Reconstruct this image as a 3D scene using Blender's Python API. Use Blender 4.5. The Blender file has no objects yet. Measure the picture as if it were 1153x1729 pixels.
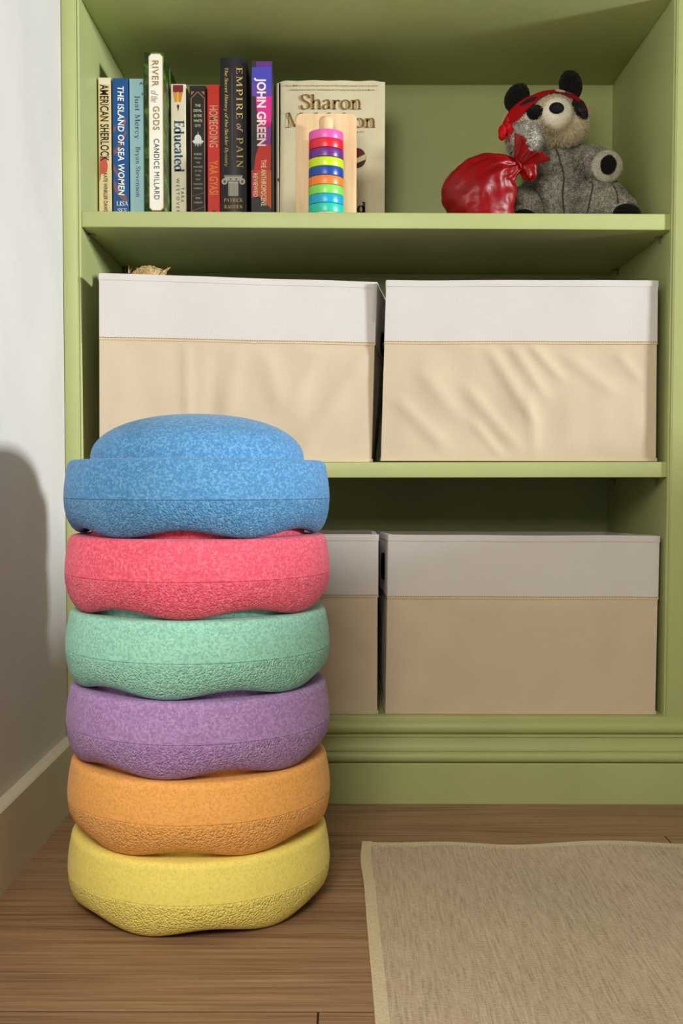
import bpy, bmesh, math, random
from mathutils import Vector, Matrix, Euler, noise
from mathutils.bvhtree import BVHTree

PI = math.pi
SC = bpy.context.scene
COL = SC.collection

# ------------------------------------------------------------------ camera
cam_d = bpy.data.cameras.new('camera')
cam = bpy.data.objects.new('camera', cam_d)
COL.objects.link(cam)
cam.location = (0.0, 0.0, 0.436)
cam_d.sensor_fit = 'VERTICAL'
cam_d.sensor_height = 36.0
cam_d.lens = 1850.0 / 1729.0 * 36.0
cam_d.shift_y = 27.05 / 1729.0
cam_d.clip_start = 0.02
TILT = math.atan(0.0457)
cam.rotation_euler = (Matrix.Rotation(PI / 2 - TILT, 3, 'X') @ Matrix.Rotation(0.0015, 3, 'Z')).to_euler()
SC.camera = cam

# ------------------------------------------------------------------ light
world = bpy.data.worlds.new('world')
SC.world = world
world.use_nodes = True
wb = world.node_tree.nodes['Background']
wb.inputs['Color'].default_value = (1.0, 0.93, 0.82, 1)
wb.inputs['Strength'].default_value = 0.08


def area_light(name, loc, target, sx, sy, power, color):
    d = bpy.data.lights.new(name, 'AREA')
    d.shape = 'RECTANGLE'
    d.size, d.size_y, d.energy, d.color = sx, sy, power, color
    o = bpy.data.objects.new(name, d)
    COL.objects.link(o)
    o.location = loc
    o.rotation_euler = (Vector(target) - Vector(loc)).to_track_quat('-Z', 'Y').to_euler()
    return o


area_light('daylight', (3.94, -0.36, 1.16), (-0.1, 1.3, 0.55), 0.42, 0.38, 176.0, (0.93, 0.98, 1.0))
area_light('front_fill', (-0.24, -0.15, 0.98), (-0.05, 1.10, 0.10), 0.55, 0.45, 15.0, (1.0, 0.92, 0.79))  # added fill lamp near the camera, brightens the stack and foreground

vs = SC.view_settings
SC.display_settings.display_device = 'sRGB'
vs.view_transform = 'Standard'
vs.look = 'None'
vs.exposure = 0.27
vs.gamma = 1.0
vs.use_curve_mapping = False


# ------------------------------------------------------------------ helpers
def lin(c):
    return tuple((v / 255.0 / 12.92) if v / 255.0 <= 0.04045 else ((v / 255.0 + 0.055) / 1.055) ** 2.4 for v in c) + (1.0,)


class NT:
    """small node-tree writer"""
    def __init__(self, name, rough=0.6, spec=0.3):
        self.m = bpy.data.materials.new(name)
        self.m.use_nodes = True
        self.t = self.m.node_tree
        self.b = self.t.nodes['Principled BSDF']
        self.b.inputs['Roughness'].default_value = rough
        self.b.inputs['Specular IOR Level'].default_value = spec

    def n(self, kind, **kw):
        nd = self.t.nodes.new(kind)
        for k, v in kw.items():
            if k.startswith('i_'):
                key = k[2:].replace('_', ' ')
                nd.inputs[key].default_value = v
            else:
                setattr(nd, k, v)
        return nd

    def link(self, a, ao, b, bi):
        self.t.links.new(a.outputs[ao], b.inputs[bi])

    def coord(self, scale=(1, 1, 1), rot=(0, 0, 0)):
        tc = self.n('ShaderNodeTexCoord')
        mp = self.n('ShaderNodeMapping')
        mp.inputs['Scale'].default_value = scale
        mp.inputs['Rotation'].default_value = rot
        self.link(tc, 'Object', mp, 'Vector')
        return mp

    def noise(self, vec, scale, detail=3, rough=0.55, dist=0.0):
        nd = self.n('ShaderNodeTexNoise')
        nd.inputs['Scale'].default_value = scale
        nd.inputs['Detail'].default_value = detail
        nd.inputs['Roughness'].default_value = rough
        nd.inputs['Distortion'].default_value = dist
        self.link(vec, 'Vector', nd, 'Vector')
        return nd

    def ramp(self, src, out, stops):
        r = self.n('ShaderNodeValToRGB')
        el = r.color_ramp.elements
        while len(el) < len(stops):
            el.new(0.5)
        for e, (p, c) in zip(el, stops):
            e.position = p
            e.color = lin(c)
        self.link(src, out, r, 'Fac')
        return r

    def mix(self, fac, fo, a, ao, b, bo, mode='MIX'):
        m = self.n('ShaderNodeMix', data_type='RGBA', blend_type=mode)
        if fac is None:
            m.inputs[0].default_value = fo
        else:
            self.t.links.new(fac.outputs[fo], m.inputs[0])
        self.t.links.new(a.outputs[ao], m.inputs[6])
        self.t.links.new(b.outputs[bo], m.inputs[7])
        return m

    def base(self, node, out):
        self.t.links.new(node.outputs[out], self.b.inputs['Base Color'])

    def bump(self, node, out, strength, dist):
        bp = self.n('ShaderNodeBump')
        bp.inputs['Strength'].default_value = strength
        bp.inputs['Distance'].default_value = dist
        self.t.links.new(node.outputs[out], bp.inputs['Height'])
        self.t.links.new(bp.outputs['Normal'], self.b.inputs['Normal'])
        return bp


def plain(name, rgb, rough=0.55, spec=0.3, var=0.06, scale=40.0, bump=0.0, sheen=0.0):
    """procedural paint / paper / plastic: a faint noise variation about one colour"""
    k = NT(name, rough, spec)
    mp = k.coord()
    nz = k.noise(mp, scale)
    lo = tuple(max(0, c * (1 - var)) for c in rgb)
    hi = tuple(min(255, c * (1 + var)) for c in rgb)
    r = k.ramp(nz, 'Fac', [(0.3, lo), (0.7, hi)])
    k.base(r, 'Color')
    if bump:
        k.bump(nz, 'Fac', bump, 0.002)
    if sheen:
        k.b.inputs['Sheen Weight'].default_value = sheen
    return k.m


class MB:
    """mesh builder: collects pieces of ONE object"""
    def __init__(self):
        self.v, self.f, self.mi = [], [], []

    def add(self, verts, faces, mi=0):
        o = len(self.v)
        self.v += [tuple(p) for p in verts]
        self.f += [tuple(i + o for i in f) for f in faces]
        self.mi += [mi] * len(faces)
        return self

    def box(self, x0, x1, y0, y1, z0, z1, mi=0):
        v = [(x0, y0, z0), (x1, y0, z0), (x1, y1, z0), (x0, y1, z0), (x0, y0, z1), (x1, y0, z1), (x1, y1, z1), (x0, y1, z1)]
        f = [(0, 3, 2, 1), (4, 5, 6, 7), (0, 1, 5, 4), (1, 2, 6, 5), (2, 3, 7, 6), (3, 0, 4, 7)]
        return self.add(v, f, mi)

    def grid(self, rows, closed=False, mi=0):
        n = len(rows[0])
        v = [p for r in rows for p in r]
        f = []
        for i in range(len(rows) - 1):
            for j in range(n if closed else n - 1):
                a, b = i * n + j, i * n + (j + 1) % n
                f.append((a, b, b + n, a + n))
        return self.add(v, f, mi)

    def extrude(self, prof, axis, a0, a1, mi=0):
        """closed profile (2-D) extruded along an axis between a0 and a1, capped"""
        n = len(prof)
        def pt(p, a):
            return {'x': (a, p[0], p[1]), 'y': (p[0], a, p[1]), 'z': (p[0], p[1], a)}[axis]
        v = [pt(p, a0) for p in prof] + [pt(p, a1) for p in prof]
        f = [(i, (i + 1) % n, n + (i + 1) % n, n + i) for i in range(n)]
        f += [tuple(range(n - 1, -1, -1)), tuple(range(n, 2 * n))]
        return self.add(v, f, mi)

    def revolve(self, prof, seg=64, centre=(0, 0, 0), mi=0, wave=None):
        rows = []
        for (r, z) in prof:
            row = []
            for k in range(seg):
                a = 2 * PI * k / seg
                dz = wave(r, z, a) if wave else 0.0
                row.append((centre[0] + r * math.sin(a), centre[1] - r * math.cos(a), centre[2] + z + dz))
            rows.append(row)
        return self.grid(rows, True, mi)

    def ellipsoid(self, c, r, rot=None, seg=28, rings=18, mi=0, fn=None):
        rows = []
        for i in range(rings + 1):
            t = PI * i / rings
            row = []
            for k in range(seg):
                a = 2 * PI * k / seg
                d = Vector((math.sin(t) * math.cos(a), math.sin(t) * math.sin(a), math.cos(t)))
                s = fn(d) if fn else 1.0
                p = Vector((d.x * r[0], d.y * r[1], d.z * r[2])) * s
                if rot:
                    p = rot @ p
                row.append(tuple(Vector(c) + p))
            rows.append(row)
        return self.grid(rows, True, mi)

    def tube(self, pts, rad, seg=10, mi=0):
        rows = []
        P = [Vector(p) for p in pts]
        for i, p in enumerate(P):
            d = (P[min(i + 1, len(P) - 1)] - P[max(i - 1, 0)]).normalized()
            u = d.cross(Vector((0.3, 1, 0.2))).normalized()
            w = d.cross(u)
            r = rad[i] if isinstance(rad, (list, tuple)) else rad
            rows.append([tuple(p + (u * math.cos(2 * PI * k / seg) + w * math.sin(2 * PI * k / seg)) * r) for k in range(seg)])
        return self.grid(rows, True, mi)

    def build(self, name, mats, parent=None, smooth=True, angle=40, bevel=0.0, bseg=2, merge=True, origin=None, recalc=True):
        me = bpy.data.meshes.new(name)
        off = Vector(origin) if origin else Vector((0, 0, 0))
        me.from_pydata([tuple(Vector(p) - off) for p in self.v], [], self.f)
        if not isinstance(mats, (list, tuple)):
            mats = [mats]
        for m in mats:
            me.materials.append(m)
        me.polygons.foreach_set('material_index', self.mi)
        bm = bmesh.new()
        bm.from_mesh(me)
        if merge:
            bmesh.ops.remove_doubles(bm, verts=bm.verts, dist=1e-6)
        if recalc:
            bmesh.ops.recalc_face_normals(bm, faces=bm.faces)
        if bevel:
            es = [e for e in bm.edges if len(e.link_faces) == 2 and e.calc_face_angle(0) > 0.6]
            bmesh.ops.bevel(bm, geom=es, offset=bevel, segments=bseg, profile=0.5, affect='EDGES', clamp_overlap=True)
        bm.to_mesh(me)
        bm.free()
        if smooth:
            me.polygons.foreach_set('use_smooth', [True] * len(me.polygons))
            me.set_sharp_from_angle(angle=math.radians(angle))
        o = bpy.data.objects.new(name, me)
        COL.objects.link(o)
        if parent:
            o.parent = parent
            if origin:
                o.location = off
            else:
                o.location = -parent_world(parent)
        elif origin:
            o.location = off
        return o


def parent_world(p):
    v = Vector(p.location)
    while p.parent:
        p = p.parent
        v += Vector(p.location)
    return v


def thing(name, label, cat, loc=(0, 0, 0), group=None):
    o = bpy.data.objects.new(name, None)
    COL.objects.link(o)
    o.empty_display_size = 0.02
    o.location = loc
    return tag(o, label, cat, group)


def tag(o, label, cat, group=None):
    o['label'] = label
    o['category'] = cat
    if group:
        o['group'] = group
    return o


def structure(o):
    o['kind'] = 'structure'
    return o


def smoothstep(a, b, x):
    t = max(0.0, min(1.0, (x - a) / (b - a)))
    return t * t * (3 - 2 * t)


# ------------------------------------------------------------------ materials: the setting
def paint(name, rgb, bump=0.12, rough=0.45):
    k = NT(name, rough, 0.35)
    mp = k.coord()
    nz = k.noise(mp, 9.0, 4)
    r = k.ramp(nz, 'Fac', [(0.25, tuple(c * 0.975 for c in rgb)), (0.75, tuple(min(255, c * 1.02) for c in rgb))])
    k.base(r, 'Color')
    n2 = k.noise(mp, 260.0, 2)
    k.bump(n2, 'Fac', bump, 0.0006)
    return k.m


M_GREEN = paint('sage_green_paint', (172, 180, 120))
M_WALL = paint('white_wall_paint', (212, 209, 205), 0.1, 0.7)
M_SKIRT = paint('cream_skirting_paint', (214, 206, 184), 0.05, 0.5)


def wood_floor():
    k = NT('oak_floor', 0.5, 0.3)
    tc = k.n('ShaderNodeTexCoord')
    at = k.n('ShaderNodeAttribute', attribute_name='plank')
    add = k.n('ShaderNodeVectorMath', operation='ADD')
    k.link(tc, 'Object', add, 0)
    sc = k.n('ShaderNodeVectorMath', operation='SCALE')
    k.link(at, 'Vector', sc, 0)
    sc.inputs['Scale'].default_value = 7.0
    k.link(sc, 'Vector', add, 1)

    def mp(s):
        m = k.n('ShaderNodeMapping')
        m.inputs['Scale'].default_value = s
        k.link(add, 'Vector', m, 'Vector')
        return m
    fine = k.noise(mp((5.0, 210.0, 1)), 1.0, 6, 0.62, 0.5)
    mid = k.noise(mp((1.9, 44.0, 1)), 1.0, 5, 0.66, 1.6)
    big = k.noise(mp((0.9, 6.0, 1)), 1.0, 3, 0.5, 0.8)
    r1 = k.ramp(fine, 'Fac', [(0.34, (86, 62, 42)), (0.46, (140, 109, 80)), (0.66, (180, 147, 113))])
    r2 = k.ramp(mid, 'Fac', [(0.30, (104, 78, 55)), (0.52, (146, 115, 85)), (0.75, (168, 136, 103))])
    r3 = k.ramp(big, 'Fac', [(0.3, (118, 90, 65)), (0.7, (164, 131, 99))])
    m1 = k.mix(None, 0.42, r1, 'Color', r2, 'Color')
    m2 = k.mix(None, 0.26, m1, 2, r3, 'Color')
    streak = k.noise(mp((2.6, 95.0, 1)), 1.0, 3, 0.7, 1.0)
    rs = k.ramp(streak, 'Fac', [(0.28, (150, 140, 130)), (0.42, (255, 255, 255))])
    m2 = k.mix(None, 0.8, m2, 2, rs, 'Color', 'MULTIPLY')
    hsv = k.n('ShaderNodeHueSaturation')
    hsv.inputs['Saturation'].default_value = 1.0
    val = k.n('ShaderNodeMapRange')
    val.inputs['To Min'].default_value = 0.94
    val.inputs['To Max'].default_value = 1.16
    k.link(at, 'Fac', val, 'Value')
    k.link(val, 'Result', hsv, 'Value')
    k.t.links.new(m2.outputs[2], hsv.inputs['Color'])
    k.base(hsv, 'Color')
    k.bump(fine, 'Fac', 0.25, 0.0008)
    return k.m


M_FLOOR = wood_floor()
M_GAP = plain('dark_plank_joint', (52, 38, 27), 0.8, 0.1)

# ------------------------------------------------------------------ the setting
# floor: planks laid along X, joints at measured rows
ROW0, ROWH = 0.8765, 0.2215
mb = MB()
planks = []
rnd = random.Random(4)
for r in range(-5, 5):
    y0 = ROW0 + r * ROWH
    joints = {0: [-1.45, 0.19, 1.6], 1: [-0.9, 0.395, 1.7], -1: [-0.0185 - 1.3, -0.0185, 1.25], 2: [-0.55, 0.8]}.get(r)
    if joints is None:
        s = rnd.uniform(-1.2, 0.1)
        joints = [s, s + 1.3]
    xs = [-0.45] + [j for j in sorted(joints) if -0.43 < j < 1.9] + [2.0]
    for a, b in zip(xs[:-1], xs[1:]):
        planks.append((a + 0.0009, b - 0.0009, y0 + 0.0009, y0 + ROWH - 0.0009))
for p in planks:
    mb.box(p[0], p[1], p[2], p[3], -0.012, 0.0)
nplank = len(planks)
mb.box(-0.45, 2.0, -0.3, 1.98, -0.03, -0.0005, 1)
floor = structure(mb.build('floor', [M_FLOOR, M_GAP], smooth=False, merge=False))
att = floor.data.attributes.new('plank', 'FLOAT_COLOR', 'FACE')
for i, poly in enumerate(floor.data.polygons):
    k = i // 6
    rr = random.Random(k * 17 + 3)
    att.data[i].color = (rr.random(), rr.random(), rr.random(), 1)

WX = -0.368
structure(MB().box(WX - 0.08, WX, -0.6, 1.98, -0.03, 2.3).build('wall_left', M_WALL, smooth=False))
structure(MB().extrude([(WX, 0.0), (WX + 0.0145, 0.0), (WX + 0.0145, 0.0872), (WX + 0.0125, 0.0892), (WX, 0.0905)],
                       'y', -0.6, 1.449).build('baseboard_left', M_SKIRT, smooth=False))
structure(MB().box(WX - 0.08, 2.0, 1.90, 1.98, -0.03, 2.3).build('wall_back', M_WALL, smooth=False))
# wall with the window on the right, out of frame: daylight comes over its sill
WR, SILL, WT = 1.15, 0.60, 2.0
WY0, WY1 = 0.15, 1.42
mb = MB()
mb.box(WR, WR + 0.06, 0.0, 1.90, -0.03, SILL)
mb.box(WR, WR + 0.06, 0.0, 1.90, WT, 2.3)
mb.box(WR, WR + 0.06, 0.0, WY0, SILL, WT)
mb.box(WR, WR + 0.06, WY1, 1.90, SILL, WT)
structure(mb.build('wall_right', M_WALL, smooth=False, merge=False))

# ------------------------------------------------------------------ the built-in bookcase
YF = 1.4595          # front of the face frame
YB = 1.790           # face of the back panel
XL, XR = -0.3445, 0.4345
TOPZ = 1.52
case = thing('bookcase', 'sage green built-in bookcase with two shelves and a moulded base', 'bookcase', (0.045, 1.6, 0.0))


def gbox(name, x0, x1, y0, y1, z0, z1, bev=0.0012, par=None):
    return MB().box(x0, x1, y0, y1, z0, z1).build(name, M_GREEN, par or case, bevel=bev, bseg=2, angle=50)


gbox('stile', WX + 0.0004, -0.3495, YF, 1.49, 0.110, TOPZ, 0.0015)
gbox('stile', 0.4382, 0.510, YF, 1.49, 0.110, TOPZ, 0.0015)
beadL = [(-0.3497, 1.49), (-0.3497, YF + 0.0006), (-0.3488, YF + 0.0006), (-0.3480, YF + 0.0016), (-0.3475, YF + 0.0034), (-0.3468, YF + 0.0034),
         (-0.3462, YF + 0.0014), (-0.3453, YF + 0.0018), (XL + 0.0002, YF + 0.0032), (XL + 0.0002, 1.49)]
MB().extrude(beadL, 'z', 0.117, TOPZ).build('bead_moulding', M_GREEN, case, angle=25)
beadR = [(0.4382 + (-0.3497 - x) * 0.75, y) for x, y in beadL]
MB().extrude(beadR, 'z', 0.117, TOPZ).build('bead_moulding', M_GREEN, case, angle=25)
gbox('side_panel', WX + 0.001, XL, 1.4625, 1.80, 0.115, TOPZ, 0)
gbox('side_panel', XR, 0.456, 1.4625, 1.80, 0.115, TOPZ, 0)
gbox('back_panel', WX + 0.001, 0.456, YB, 1.805, 0.06, TOPZ, 0)
gbox('top_board', XL, XR, 1.466, YB, 1.0665, 1.089)
gbox('bottom_board', WX + 0.0006, 0.510, YF - 0.0002, YB, 0.092, 0.1160, 0.0012)


def shelf(zl, zr, th, bev=0.0016):
    v = [(XL, 1.4655, zl - th), (XR, 1.4655, zr - th), (XR, YB, zr - th), (XL, YB, zl - th),
         (XL, 1.4655, zl), (XR, 1.4655, zr), (XR, YB, zr), (XL, YB, zl)]
    f = [(0, 3, 2, 1), (4, 5, 6, 7), (0, 1, 5, 4), (1, 2, 6, 5), (2, 3, 7, 6), (3, 0, 4, 7)]
    return MB().add(v, f).build('shelf', M_GREEN, case, bevel=bev, bseg=3, angle=50)


shelf(0.7880, 0.7853, 0.0210)
shelf(0.4559, 0.4582, 0.0208)
M_PIN = plain('painted_metal_pin', (120, 122, 78), 0.4, 0.4)
for (x, s) in ((XL, 1), (XR, -1)):
    for zt in (0.7660, 0.4362):
        for y in (1.508, 1.74):
            z = zt + (0.001 if s > 0 else -0.0012)
            mb = MB()
            mb.box(min(x, x + s * 0.008), max(x, x + s * 0.008), y - 0.004, y + 0.004, z - 0.0022, z - 0.0002)
            mb.box(min(x, x + s * 0.002), max(x, x + s * 0.002), y - 0.004, y + 0.004, z - 0.009, z - 0.0002)
            mb.build('shelf_pin', M_PIN, case, smooth=False)

# base moulding profile (y, z), from the cap down to the plinth
prof = [(1.475, 0.1100), (YF - 0.0012, 0.1100)]
for i in range(9):                                   # upper torus
    a = PI / 2 - PI * i / 8
    prof.append((YF - 0.0022 - 0.0062 * math.cos(a), 0.1015 + 0.0078 * math.sin(a)))
prof += [(YF - 0.0018, 0.0925), (YF - 0.0048, 0.0925), (YF - 0.0048, 0.0893), (YF - 0.0022, 0.0886)]
for i in range(1, 8):                                # cavetto
    a = (PI / 2) * i / 7
    prof.append((YF - 0.0022 - 0.0062 * (1 - math.cos(a)), 0.0886 - 0.0165 * math.sin(a)))
prof += [(YF - 0.0086, 0.0712), (YF - 0.0072, 0.0708)]
for i in range(9):                                   # lower bead
    a = PI / 2 - PI * i / 8
    prof.append((YF - 0.0076 - 0.0066 * math.cos(a), 0.0631 + 0.0072 * math.sin(a)))
prof += [(YF - 0.0070, 0.0556), (YF - 0.0100, 0.0552), (1.475, 0.0552)]
MB().extrude(prof, 'x', WX + 0.0005, 0.56).build('base_moulding', M_GREEN, case, angle=30)
MB().extrude([(1.475, 0.0), (1.4490, 0.0), (1.4490, 0.0535), (1.4502, 0.0552), (1.475, 0.0552)], 'x', WX + 0.0005, 0.56).build('plinth', M_GREEN, case, angle=20)

# ------------------------------------------------------------------ rug
def rug_mat():
    k = NT('woven_flax_rug', 0.95, 0.05)
    a = k.noise(k.coord((360, 26, 1)), 1.0, 3, 0.6, 0.4)
    b = k.noise(k.coord((160, 520, 1)), 1.0, 2, 0.6)
    c = k.noise(k.coord((7, 7, 1)), 1.0, 3)
    ra = k.ramp(a, 'Fac', [(0.30, (140, 122, 99)), (0.5, (196, 177, 151)), (0.70, (224, 210, 187))])
    rb = k.ramp(b, 'Fac', [(0.30, (150, 132, 108)), (0.68, (220, 205, 180))])
    rc = k.ramp(c, 'Fac', [(0.35, (172, 158, 128)), (0.65, (196, 172, 148))])
    m = k.mix(None, 0.45, ra, 'Color', rb, 'Color')
    m2 = k.mix(None, 0.35, m, 2, rc, 'Color')
    k.base(m2, 2)
    ad = k.n('ShaderNodeMath', operation='ADD')
    k.link(a, 'Fac', ad, 0)
    k.link(b, 'Fac', ad, 1)
    k.bump(ad, 0, 0.7, 0.0016)
    return k.m


M_RUG = rug_mat()
M_BIND = plain('cream_rug_binding', (206, 192, 158), 0.95, 0.05, 0.06, 500, 0.3)
RX0, RX1, RY0, RY1 = 0.0262, 0.95, -0.10, 1.2735


def rug_back(x):                                     # the far edge wanders a little
    u = x - RX0
    return RY1 + 0.0016 * math.sin(u * 22 + 1.4) + 0.004 * math.exp(-((u - 0.115) / 0.05) ** 2) - 0.004 * math.exp(-((u - 0.05) / 0.035) ** 2) + 0.005 * math.exp(-(u / 0.012) ** 2)


def rug_left(y):
    return RX0 + 0.0014 * math.sin(y * 9 + 0.7) - 0.003 * math.exp(-((y - 1.22) / 0.05) ** 2)


def rug_z(x, y):
    e = math.exp(-((rug_back(x) - y) / 0.035) ** 2)
    return 0.0042 + 0.0030 * e * (0.5 + 0.5 * math.sin((x - RX0) * 30 - 0.6)) + 0.0009 * math.sin(x * 17 + y * 9) * math.sin(y * 13 + 1)


def rug_piece(x0f, x1f, y0f, y1f, nx, ny, dz, name, mat, parent):
    top, bot = [], []
    for j in range(ny + 1):
        tr, br = [], []
        for i in range(nx + 1):
            u, w = i / nx, j / ny
            y = y0f + (y1f - y0f) * w if not callable(y1f) else None
            x = x0f + (x1f - x0f) * u if not callable(x0f) else None
            if callable(y1f):
                yb = y1f(RX0 + (RX1 - RX0) * u)
                y = (yb + y0f) if False else (y0f(RX0 + (RX1 - RX0) * u) + (yb - y0f(RX0 + (RX1 - RX0) * u)) * w)
            if callable(x0f):
                x = x0f(y) + (x1f(y) - x0f(y)) * u
            tr.append((x, y, rug_z(x, y) + dz))
            br.append((x, y, 0.0006))
        top.append(tr)
        bot.append(br)
    mb = MB()
    mb.grid(top)
    mb.grid(bot)
    for a, b in ((top[0], bot[0]), (top[-1], bot[-1]), ([r[0] for r in top], [r[0] for r in bot]), ([r[-1] for r in top], [r[-1] for r in bot])):
        mb.grid([a, b])
    return mb.build(name, mat, parent, angle=60)


rug = thing('rug', 'beige woven rug with cream bound edge lying on the oak floor', 'rug', (0.48, 0.6, 0.0))
BW = 0.0118
rug_piece(lambda y: rug_left(y) + BW * 0.8, lambda y: RX1, lambda x: RY0, lambda x: rug_back(x) - BW * 0.6, 60, 90, 0.0, 'woven_field', M_RUG, rug)
rug_piece(lambda y: rug_left(y), lambda y: rug_left(y) + BW, lambda x: RY0, lambda x: rug_back(RX0), 4, 90, 0.0007, 'left_binding', M_BIND, rug)
rug_piece(lambda y: rug_left(y), lambda y: RX1, lambda x: rug_back(x) - BW * 1.05, lambda x: rug_back(x) + 0.0005, 160, 4, 0.0009, 'far_binding', M_BIND, rug)
mb = MB()
x = RX0 + 0.013
while x < 0.62:
    y = rug_back(x) - BW * 1.08
    z = rug_z(x, y) + 0.0012
    mb.tube([(x, y - 0.0012, z), (x + 0.0006, y, z + 0.0007), (x + 0.0012, y + 0.0012, z)], 0.0005, 5)
    x += 0.0036
mb.build('overlock_stitch', M_BIND, rug)

# ------------------------------------------------------------------ stepping stones
def stone_mat(name, rgb, rough_zone=False, fleck=1.0):
    k = NT(name, 0.75, 0.25)
    mp = k.coord()
    vo = k.n('ShaderNodeTexVoronoi')
    vo.inputs['Scale'].default_value = 520.0
    k.link(mp, 'Vector', vo, 'Vector')
    bw = k.n('ShaderNodeRGBToBW')
    k.link(vo, 'Color', bw, 'Color')
    n2 = k.noise(mp, 360.0, 3, 0.6)
    ad = k.n('ShaderNodeMath', operation='ADD')
    k.link(bw, 'Val', ad, 0)
    k.link(n2, 'Fac', ad, 1)
    half = k.n('ShaderNodeMath', operation='MULTIPLY')
    half.inputs[1].default_value = 0.5
    k.link(ad, 0, half, 0)
    lo = tuple(c * (1 - 0.10 * fleck) for c in rgb)
    hi = tuple(min(255, c + (255 - c) * 0.16 * fleck) for c in rgb)
    r = k.ramp(half, 0, [(0.34, lo), (0.52, rgb), (0.68, hi)])
    k.base(r, 'Color')
    if rough_zone:
        v2 = k.n('ShaderNodeTexVoronoi')
        v2.feature = 'F1'
        v2.inputs['Scale'].default_value = 500.0
        k.link(mp, 'Vector', v2, 'Vector')
        n3 = k.noise(mp, 700.0, 2, 0.5)
        mx = k.n('ShaderNodeMath', operation='SUBTRACT')
        sc3 = k.n('ShaderNodeMath', operation='MULTIPLY')
        sc3.inputs[1].default_value = 0.35
        k.link(n3, 'Fac', sc3, 0)
        k.link(sc3, 0, mx, 0)
        k.link(v2, 'Distance', mx, 1)
        k.bump(mx, 0, 1.0, 0.0015)
    else:
        k.bump(half, 0, 0.10, 0.001)
    k.b.inputs['Sheen Weight'].default_value = 0.12
    return k.m


RS = 0.1363          # outer radius
STEP = 0.0757        # stacking pitch


def stone(z, dx, phase_deg, rgb, nm, label):
    root = thing('stacking_stone', label, 'stacking stone', (-0.1482 + dx, 1.14, z), 'rainbow of stacked foam stones')
    fl = {'yellow': 0.45, 'orange': 0.6}.get(nm, 1.0)
    mt = stone_mat(nm + '_foam', rgb, False, fl)
    mt2 = stone_mat(nm + '_foam_nubbed', rgb, True, fl)
    # upper shell: dome, rim, shoulder, side down to the seam
    up = [(0.0005, 0.1232)]
    for i in range(1, 25):
        a = (PI / 2) * i / 24
        up.append((0.1095 * math.sin(a) ** 0.93, 0.0770 + 0.0462 * math.cos(a) ** 0.93 if i < 24 else 0.0770))
    up += [(0.1100, 0.0762), (0.1108, 0.0757), (0.1125, 0.0755), (0.1240, 0.0755), (0.1262, 0.0753)]
    for i in range(1, 8):
        a = (PI / 2) * i / 7
        up.append((0.1262 + 0.0064 * math.sin(a), 0.0675 + 0.0078 * math.cos(a)))
    up += [(0.1340, 0.0610), (0.1352, 0.0530), (0.1360, 0.0450), (RS, 0.0385), (RS + 0.0001, 0.0373), (RS - 0.0004, 0.0369), (0.1300, 0.0366)]
    # underside of the shell follows the dome so stones nest
    up += [(0.1130, 0.040), (0.1122, 0.072), (0.112, 0.0750)]
    for i in range(23, -1, -3):
        a = (PI / 2) * i / 24
        up.append((max(0.0005, 0.1072 * math.sin(a)), 0.0730 + 0.0450 * math.cos(a)))
    o = MB().revolve(up, 160).build('upper_shell', mt, angle=35)
    o.parent = root
    ph = math.radians(phase_deg)

    def wave(r, zz, a):
        w = smoothstep(0.036, 0.0, zz)
        return w * 0.0074 * (0.5 - 0.5 * math.cos(6 * (a - ph)))
    lo = [(0.1300, 0.0364), (RS - 0.0004, 0.0367), (RS - 0.0001, 0.0365), (RS - 0.0001, 0.0340), (0.1356, 0.0260), (0.1341, 0.0180), (0.1318, 0.0110), (0.1285, 0.0052),
          (0.1250, 0.0018), (0.1215, 0.0003), (0.1180, 0.0003), (0.1150, 0.0020), (0.1132, 0.0060), (0.1130, 0.0364)]
    o = MB().revolve(lo, 240, wave=wave).build('textured_base', mt2, angle=60)
    o.parent = root
    return root


S = ' foam stacking stone with pebbled lower band, '
stone(0 * STEP, 0.0000, -19, (255, 238, 122), 'yellow', 'yellow foam stacking stone resting on the wood floor at the bottom of the stack')
stone(1 * STEP, 0.0003, -30, (253, 182, 96), 'orange', 'orange foam stacking stone between the yellow stone and the purple stone')
stone(2 * STEP, -0.0002, -10, (176, 138, 198), 'purple', 'purple foam stacking stone between the orange and the mint green stones')
stone(3 * STEP, -0.0003, -8, (150, 216, 194), 'mint', 'mint green foam stacking stone between the purple and the coral red stones')
stone(4 * STEP, -0.0003, 0, (238, 90, 116), 'coral', 'coral red foam stacking stone directly under the blue domed stone')
stone(5 * STEP, -0.0006, 30, (74, 134, 184), 'blue', 'blue foam stacking stone with its dome exposed on top of the stack')

# ------------------------------------------------------------------ fabric storage bins
def fabric(name, rgb, bump=0.25):
    k = NT(name, 0.9, 0.1)
    a = k.noise(k.coord((900, 900, 60)), 1.0, 2)
    b = k.noise(k.coord((60, 60, 900)), 1.0, 2)
    c = k.noise(k.coord((9, 9, 9)), 1.0, 3)
    ad = k.n('ShaderNodeMath', operation='ADD')
    k.link(a, 'Fac', ad, 0)
    k.link(b, 'Fac', ad, 1)
    hf = k.n('ShaderNodeMath', operation='MULTIPLY')
    hf.inputs[1].default_value = 0.5
    k.link(ad, 0, hf, 0)
    r = k.ramp(hf, 0, [(0.35, tuple(v * 0.975 for v in rgb)), (0.65, tuple(min(255, v * 1.015) for v in rgb))])
    r2 = k.ramp(c, 'Fac', [(0.35, tuple(v * 0.97 for v in rgb)), (0.65, rgb)])
    m = k.mix(None, 0.5, r, 'Color', r2, 'Color')
    k.base(m, 2)
    k.bump(hf, 0, bump, 0.0008)
    k.b.inputs['Sheen Weight'].default_value = 0.15
    return k.m


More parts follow.
